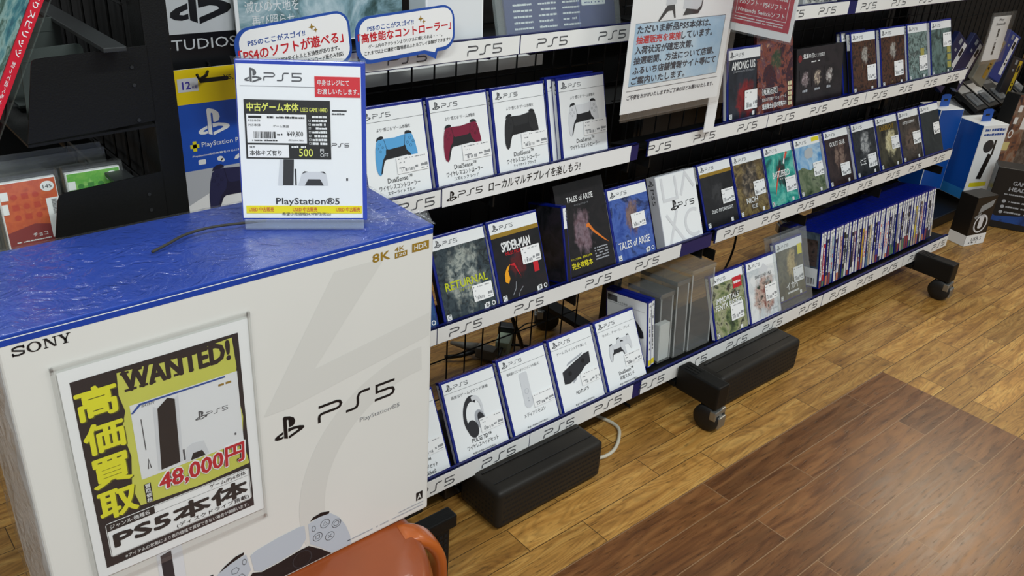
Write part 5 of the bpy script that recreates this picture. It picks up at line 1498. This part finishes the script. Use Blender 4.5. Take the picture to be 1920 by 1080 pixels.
# speech bubble signs clipped to the top rail
def bubble_pts(w, h, r, tail):
    pts = []
    for cx, cz, a0 in ((w - r, h - r, 0), (r, h - r, 90), (r, r, 180), (w - r, r, 270)):
        for i in range(7):
            a = R(a0 + 15 * i)
            pts.append((cx + r * math.cos(a), cz + r * math.sin(a)))
            if a0 == 180 and i == 6 and tail:
                pts += [(tail[0], 0), (tail[1], -tail[2]), (tail[1] + .004, 0)]
    return pts
def bubble(label, x, z, w, h, rot, rows, tail):
    t = thing('speech_bubble_sign', label, 'sign', (x, 1.178, z), (0, R(-rot), 0), 'speech bubble signs on the top rail')
    B().prism(bubble_pts(w, h, .024, tail), .0, .0012).solid('bubble_board', mat('bubble_blue', '#2350a8', .35), t)
    q = [(.007 + a * (w - .011) / w, .006 + c * (h - .0095) / h if c >= 0 else .006 + c * .55) for a, c in bubble_pts(w, h, .022, tail)]
    B().poly(q, -.0003).done('bubble_panel', PAPER, t)
    for nm, m, items in rows:
        b = B()
        for s, tx, tz, tw, th, bo in items: b.text(s, tx, tz, tw, th, -.0006, bo)
        b.done(nm, m, t)
    b = B()
    for px, pz, k in ((.122, h - .016, .0055), (.128, h - .021, .004)):
        b.poly([(px, pz + k), (px + k * .25, pz + k * .25), (px + k, pz), (px + k * .25, pz - k * .25), (px, pz - k), (px - k * .25, pz - k * .25), (px - k, pz), (px - k * .25, pz + k * .25)], -.0006)
    b.done('sparkle_print', GOLD, t)
    B().box(.09, .10, .0012, .020, .002, .008).solid('clip', CLEAR, t)
bubble('left speech bubble sign on the top rail, bottom hidden by the used console case', .520, .936, .186, .082, 5.5,
       [('small_heading', BINK, [('PS5のここがスゴイ!!', .020, .056, .090, .0085, .02)]),
        ('red_heading', RINK, [('「PS4のソフトが遊べる」', .004, .0355, .168, .0165, .025)]),
        ('body_lettering', INK, [('※ほとんどのPS4タイトルと互換性があります。', .030, .0245, .134, .0072, .015), ('※デジタルエディションはダウンロード版のみ対応', .028, .0145, .142, .0072, .015)])], None)
bubble('right speech bubble sign on the top rail, with a pointed tail', .712, .948, .190, .073, 3.5,
       [('small_heading', BINK, [('PS5のここがスゴイ!!', .022, .0505, .086, .0080, .02)]),
        ('red_heading', RINK, [('「高性能なコントローラー」', .004, .0335, .178, .0145, .025)]),
        ('body_lettering', INK, [('ゲーム内のアクションよりリアルに感じられる・・・。', .022, .0235, .142, .0062, .012), ('これまで以上に濃密で臨場感あふれるプレイ体験ができます!!', .014, .0140, .166, .0062, .012)])], (.128, .150, .012))

# large notice in a sleeve
t = thing('notice_sign', 'white notice with pale blue text panel hanging in front of the joint of the racks', 'sign', (1.281, 1.128, .805))
w, h = .313, .45
B().box(0, w, .0, .0012, .0, h).solid('notice_board', PAPER, t)
put(t, 'blue_panel', art('pale_blue_panel', ['#9cc2e0', '#b4d2e8', '#d4e4ee', '#a4c6e2'], 7, 44.0, dist=.3, rough=.4), lambda b, y: b.rect(.014, .294, .0545, .176, y), -.0003)
put(t, 'panel_edge', GREYINK, lambda b, y: (b.rect(.014, .294, .1752, .1762, y), b.rect(.2932, .2942, .0545, .176, y), b.rect(.014, .294, .0540, .0548, y), b.rect(.010, .300, .0445, .0456, y)), -.0005)
def lines(b, y):
    for i, (s, ww) in enumerate((('ただいま新品PS5本体は、', .226), (None, 0), ('入荷状況が確定次第、', .178), ('抽選期間、方法について店頭、', .252), ('ふるいち店舗情報サイト等にて', .262), ('ご案内いたします。', .164))):
        if s: b.text(s, .021, .1565 - i * .0198, ww, .0150, y, .03)
    b.text('しています。', .157, .1565 - .0198, .100, .0150, y, .03)
    b.text('ご不便をおかけいたしますがご了承のほどお願いいたします。', .014, .0275, .276, .0092, y, .02)
put(t, 'notice_lettering', mat('notice_ink', '#16233a', .4), lines, -.0006)
put(t, 'red_lettering', RINK, lambda b, y: b.text('抽選販売を実施', .021, .1367, .134, .0150, y, .03), -.0006)
put(t, 'picture_print', INK, lambda b, y: (b.poly([(.100, .205), (.122, .206), (.130, .180), (.126, .180), (.118, .195), (.104, .194), (.082, .176), (.078, .178)], y), b.poly([(.152, .183), (.160, .196), (.196, .192), (.206, .200), (.209, .196), (.200, .184)], y), b.poly([(.2055, .192), (.2085, .192), (.214, .25), (.211, .25)], y)), -.0005)
put(t, 'picture_shade_print', LG, lambda b, y: (b.poly([(.096, .206), (.126, .207), (.130, .26), (.092, .26)], y), b.poly([(.150, .196), (.204, .193), (.211, .26), (.15, .26)], y)), -.0004)
b = B(); b.box(-.001, w + .004, -.0018, -.0012, -.012, h).box(.004, w + .03, .0016, .0022, -.018, h).box(.0, w, -.0012, .0016, -.0125, -.0115)
b.solid('clear_sleeve', SLEEVE, t)
t = thing('strip_sign', 'narrow white strip standing right of the large notice, on the farther shelf edge', 'sign', (1.628, 1.172, .705))
B().box(0, .036, 0, .002, 0, .30).solid('strip_board', PAPER, t)

# red notice turned square to the rack
t = thing('red_sign', 'red and white notice turned edge on to the rack, right of the large notice', 'sign', (1.62, 1.150, .945), (0, 0, R(-90)))
w, h = .158, .26
B().box(0, w, 0, .0012, 0, h).solid('notice_board', PAPER, t)
put(t, 'red_panel', mat('notice_red', '#b81f36', .4), lambda b, y: b.rect(.005, w - .008, .016, h, y), -.0003)
def rl(b, y):
    for q in ((.014, w - .018, .036, .037), (.014, w - .018, .090, .091), (.014, .015, .036, .091), (w - .019, w - .018, .036, .091)): b.rect(*q, y)
    b.text('(対象機種)組み合せ自由', .020, .0745, .115, .0105, y, .02); b.text('PS5ソフト・PS4ソフト・', .021, .0575, .113, .0105, y, .02); b.text('Nintendo Switchソフト', .020, .0415, .115, .0095, y, .015)
    b.text('まとめ買いがお得なゲームソフトが対象です。', .016, .098, .12, .006, y, .01); b.dashes(.014, .135, .029, .0025, 3, y, .95); b.dashes(.014, .135, .024, .0025, 4, y, .95)
    b.text('中古ゲームソフト', .020, .118, .11, .014, y, .02)
put(t, 'notice_lettering', WINK, rl, -.0006)
b = B(); b.box(-.003, w + .004, -.0018, -.0012, -.004, h); b.solid('clear_sleeve', SLEEVE, t)

# a few dark boxes on the top shelf of the farther rack, cut by the frame
for i, (x, ww, c, lb) in enumerate(((1.70, .20, '#5a6470', 'grey boxed goods on the top shelf right of the red notice'), (2.47, .24, '#b0a838', 'olive yellow box on the top shelf, at the upper edge near the right'), (2.02, .16, '#c0c4c6', 'pale box on the top shelf between grey and yellow boxes'), (2.75, .26, '#4e5a44', 'dull green box at the right end of the top shelf'))):
    t = thing('boxed_goods', lb, 'box', (x, 1.222, .957), (R(-4), 0, 0))
    B().box(0, ww, 0, .06, 0, .16, .002).solid('box_body', mat('goods_card_%d' % i, c, .45, var=.12, vscale=20), t)
    B().rect(.006, ww - .006, .006, .15, -.0004).done('front_print', art('goods_print_%d' % i, [c, '#d8d8d0', '#3a3c40', c], 30, 60.0 + i), t)

# ------------------------------------------------------------------ neighbouring display at the far right
t = thing('display_rack', 'black wire rack of hanging goods beyond the right end of the long display', 'rack', (4.0, 1.62, 0))
g = B()
for i in range(34): g.tube([(-.85 + i * .052, 0, .10), (-.85 + i * .052, 0, 1.5)], .002, 5)
for i in range(14): g.tube([(-.86, .004, .14 + i * .1), (.87, .004, .14 + i * .1)], .002, 5)
g.solid('wire_grid', BLACK, t)
for x in (-.87, .88): B().box(x - .016, x + .016, -.01, .03, 0, 1.5, .002).box(x - .02, x + .02, -.34, .03, 0, .06, .003).solid('upright', BLACK, t)
B().box(-.86, .87, .035, .05, .02, 1.5).solid('back_panel', BLACKM, t)
B().box(-.86, .87, -.33, .02, .0, .045, .004).solid('base_deck', BLACKP, t)
B().box(-.24, .87, -.24, .02, .324, .33, .001).solid('tray', BLACK, t)

def pack(label, loc, yaw, w, h, d, body, front, side=None, tilt=0, tab=None, extra=None, cat='boxed goods', name='hanging_box', lean=0, group=None):
    t = thing(name, label, cat, loc, (R(lean), R(tilt), R(yaw)), group)
    B().box(0, w, 0, d, 0, h, .002).solid('box_body', body, t)
    B().rect(.002, w - .002, .002, h - .002, -.0004).done('front_print', front, t)
    if side is not None:
        q = B(Matrix.Translation((-.0004, d, 0)) @ Matrix.Rotation(R(-90), 4, 'Z')); q.rect(.002, d - .002, .002, h - .002); q.done('side_print', side, t)
    if tab is not None:
        B().prism([(w * .3, h - .002), (w * .7, h - .002), (w * .7, h + .045), (w * .6, h + .05), (w * .4, h + .05), (w * .3, h + .045)], d * .4, d * .4 + .001).solid('hang_tab', tab, t)
        B().box(w * .42, w * .58, d * .4 - .0006, d * .4 + .0016, h + .022, h + .030).solid('tab_slot', BLACKM, t)
    if extra: extra(t, w, h, d)
    return t
VIV = mat('vivid_blue_card', '#0e4ea6', .35, var=.05); VIVL = mat('lighter_blue_card', '#2a78b8', .35, var=.05)
def pen(t, w, h, d):
    put(t, 'disc_print', DG, lambda b, y: b.ell(w * .42, h * .72, w * .2, w * .2, y))
    put(t, 'bar_print', INK, lambda b, y: (b.poly([(w * .32, h * .28), (w * .52, h * .27), (w * .68, h * .60), (w * .50, h * .62)], y), b.rect(w * .62, w * .70, h * .60, h * .80, y)))
    put(t, 'yellow_print', YINK, lambda b, y: b.rect(w * .12, w * .8, h * .17, h * .23, y))
    put(t, 'blue_lettering', BINK, lambda b, y: (b.dashes(w * .1, w * .9, h * .92, .012, 3, y, .9), b.dashes(w * .1, w * .9, h * .86, .010, 4, y, .9)))
    q = B(Matrix.Translation((-.0008, d, 0)) @ Matrix.Rotation(R(-90), 4, 'Z')); q.rect(.002, d - .002, .002, h * .14); q.done('side_foot_band', VIVL, t)
pack('blue sided white box hanging at the far right, larger of two', (3.655, 1.30, .078), -20, .135, .315, .14, WHITE, WHITE, VIV, 0, VIV, pen, group='blue hanging boxes')
pack('smaller blue hanging box partly hidden behind the right end of the racks', (3.53, 1.43, .10), -20, .12, .34, .12, WHITE, VIV, VIV, 0, VIV, None, group='blue hanging boxes')
def darkpack(t, w, h, d):
    put(t, 'symbol_column', WINK, lambda b, y: (b.rect(w * .18, w * .38, h * .80, h * .88, y), b.rect(w * .16, w * .34, h * .66, h * .74, y), b.ring(w * .26, h * .54, w * .12, w * .08, y), b.rect(w * .6, w * .9, h * .60, h * .76, y)))
    put(t, 'yellow_tag', mat('cream_yellow_ink', '#d8cc8a', .4), lambda b, y: b.rect(w * .05, w * .4, h * .34, h * .44, y))
pack('dark box with white symbols and orange picture, right of the blue boxes', (3.90, 1.31, .125), -8, .16, .36, .06, BLACKP, art('dark_orange_print', ['#14141c', '#2a2a3c', '#7a5040', '#8a7a70', '#1c1c24'], 14, 50.0), tilt=8, extra=darkpack)
pack('dim dark box leaning beside the one with white symbols', (4.10, 1.33, .12), -10, .18, .36, .06, BLACKP, art('dim_grey_print', ['#16161a', '#34343a', '#6a6664', '#242428'], 16, 51.0), tilt=10)
# headset boxes on the floor
def hset(t, w, h, d):
    put(t, 'headset_print', LG, lambda b, y: (b.ring(w * .52, h * .44, .038, .031, y), b.rrect(w * .40, w * .62, h * .34, h * .62, .010, y)))
    put(t, 'tag_print', mat('grey_tag_ink', '#8e9294', .4), lambda b, y: (b.poly([(w * .24, h * .66), (w * .86, h * .78), (w * .92, h * .92), (w * .30, h * .82)], y), b.poly([(w * .1, h * .60), (w * .4, h * .68), (w * .4, h * .62), (w * .16, h * .55)], y)))
    put(t, 'white_foot', WHITE, lambda b, y: b.rect(0, w, 0, h * .22, y))
    put(t, 'foot_lettering', GREYINK, lambda b, y: (b.text('USB 5', w * .3, h * .08, w * .5, .016, y), b.dashes(w * .2, w * .6, h * .04, .006, 4, y)), -.0010)
    q = B(Matrix.Translation((-.0006, d, 0)) @ Matrix.Rotation(R(-90), 4, 'Z')); q.rect(.0, d, 0, h * .22); q.done('side_foot', WHITE, t)
pack('black headset box with white foot standing at the far right floor', (3.36, 1.135, .001), -14, .115, .20, .075, BLACKP, mat('headset_box_black', '#0d0e10', .4), BLACKP, extra=hset, name='headset_box', cat='headset box')
def gh(t, w, h, d):
    put(t, 'title_lettering', MG, lambda b, y: (b.text('GAMING', w * .34, h * .74, w * .42, .016, y, .02), b.text('HEADSET', w * .30, h * .64, w * .5, .016, y, .02), b.dashes(w * .24, w * .86, h * .57, .006, 3, y, .9)))
    put(t, 'feature_marks', MG, lambda b, y: [(b.ell(w * .28, h * (.46 - i * .09), .007, .007, y), b.dashes(w * .34, w * .8, h * (.45 - i * .09), .007, 8 + i, y, .9)) for i in range(3)])
    put(t, 'blue_glow_print', art('navy_glow_print', ['#0a1a3a', '#123a7a', '#1a4a94', '#0c1420'], 10, 52.0), lambda b, y: b.poly([(0, h * .12), (w, h * .10), (w, h * .32), (w * .6, h * .24), (w * .2, h * .20), (0, h * .28)], y), -.0005)
pack('black gaming headset box with pale title and blue glow, at the right edge', (3.66, 1.20, .001), -62, .20, .25, .10, BLACKP, mat('headset_box_black', '#0d0e10', .4), art('side_gear_print', ['#101114', '#2a2c30', '#5a5c60', '#16171a'], 22, 53.0), extra=gh, name='headset_box', cat='headset box')
# pile of small dark packs on the tray
rp = random.Random(3)
places = ['first', 'second', 'third', 'fourth', 'fifth', 'sixth', 'seventh', 'eighth', 'ninth', 'tenth']
for i in range(10):
    x = 3.79 + (i // 2) * .114 + (i % 2) * .03
    t = thing('blister_pack', f'dark blister pack on the far right tray, {places[i]} from the left', 'blister pack', (x, 1.412 - (i % 2) * .012, .346 + (i % 2) * .062), (R(-62), 0, R(rp.uniform(-4, 4))), 'blister packs on the middle tray')
    B().box(0, .10, 0, .018, 0, .16, .002).solid('pack_card', mat('blister_black', '#17181a', .4, var=.3), t)
    B().rect(.006, .094, .11 + .02 * (i % 3) - .03, .15 - .01 * (i % 2), -.0004).done('pale_strip', mat('blister_grey_%d' % (i % 3), ('#d0d2d4', '#a6a8aa', '#6c6e70')[i % 3], .4), t)
    B().box(.02, .08, -.008, 0, .02, .09, .006).solid('blister', clear('blister_clear', (.8, .82, .84), .15, .1), t)
# hanging navy packs and the category sign
def strip_pack(label, x, y, z, tilt, base, strip_, seed):
    t = thing('hanging_pack', label, 'hanging pack', (x, y, z), (0, R(tilt), R(-6)), 'hanging packs at the upper far right')
    B().box(0, .11, 0, .022, 0, .20, .003).solid('pack_body', base, t)
    put(t, 'strip_print', strip_, lambda b, y: b.rect(.066, .094, .03, .19, y))
    put(t, 'strip_marks', INK, lambda b, y: (b.rect(.071, .089, .14, .17, y), b.rect(.073, .087, .07, .08, y), b.rect(.073, .087, .09, .095, y)), -.0009)
    put(t, 'side_marks', mat('dim_white_ink', '#8e949c', .4), lambda b, y: (b.rect(.03, .05, .17, .19, y), b.rect(.03, .045, .14, .15, y)))
NP = mat('navy_pack_card', '#141c48', .35, var=.12)
strip_pack('navy hanging pack with slanted pale strip, left of the category sign', 3.29, 1.40, .59, 30, NP, LG, 1)
strip_pack('second navy hanging pack with slanted pale strip, touching the category sign', 3.46, 1.41, .57, 30, NP, LG, 2)
strip_pack('white and gold hanging pack right of the category sign', 3.76, 1.44, .54, 26, mat('pack_ivory', '#8a8678', .4), mat('pack_gold', '#a8842c', .4), 3)
strip_pack('blue and white hanging pack at the right edge', 3.92, 1.44, .53, 20, mat('pack_blue', '#2a3e8c', .4), PAPER, 4)
strip_pack('yellow footed dark hanging pack below the gold one', 4.08, 1.44, .40, 12, mat('pack_dark', '#24242a', .4), mat('pack_yellow', '#d8b824', .4), 5)
t = thing('category_sign', 'white upright category sign with black vertical lettering at the far right', 'sign', (3.56, 1.35, .645), (0, 0, R(-4)))
B().box(0, .13, 0, .002, 0, .165).solid('sign_board', PAPER, t)
put(t, 'sign_lettering', INK, lambda b, y: (b.text('Play', .045, .147, .036, .010, y, .01), b.text('Station®', .030, .132, .07, .010, y, .01), [b.text(c, .065, .104 - i * .0165, .015, .0145, y, .03, al='c') for i, c in enumerate('電源・充電器') if c != '・'], b.ell(.065, .0785, .002, .002, y)))
b = B(); b.box(-.014, .136, -.0015, -.0009, -.012, .18).box(-.018, .172, .0025, .0031, -.012, .18); b.solid('clear_sleeve', SLEEVE, t)
t = thing('white_sign', 'white and red notice at the upper right corner', 'sign', (3.63, 1.25, .80), (0, 0, R(-70)))
B().box(0, .26, 0, .002, 0, .20).solid('sign_board', PAPER, t)
put(t, 'red_band', mat('notice_red', '#b81f36'), lambda b, y: b.rect(.02, .24, .05, .2, y))
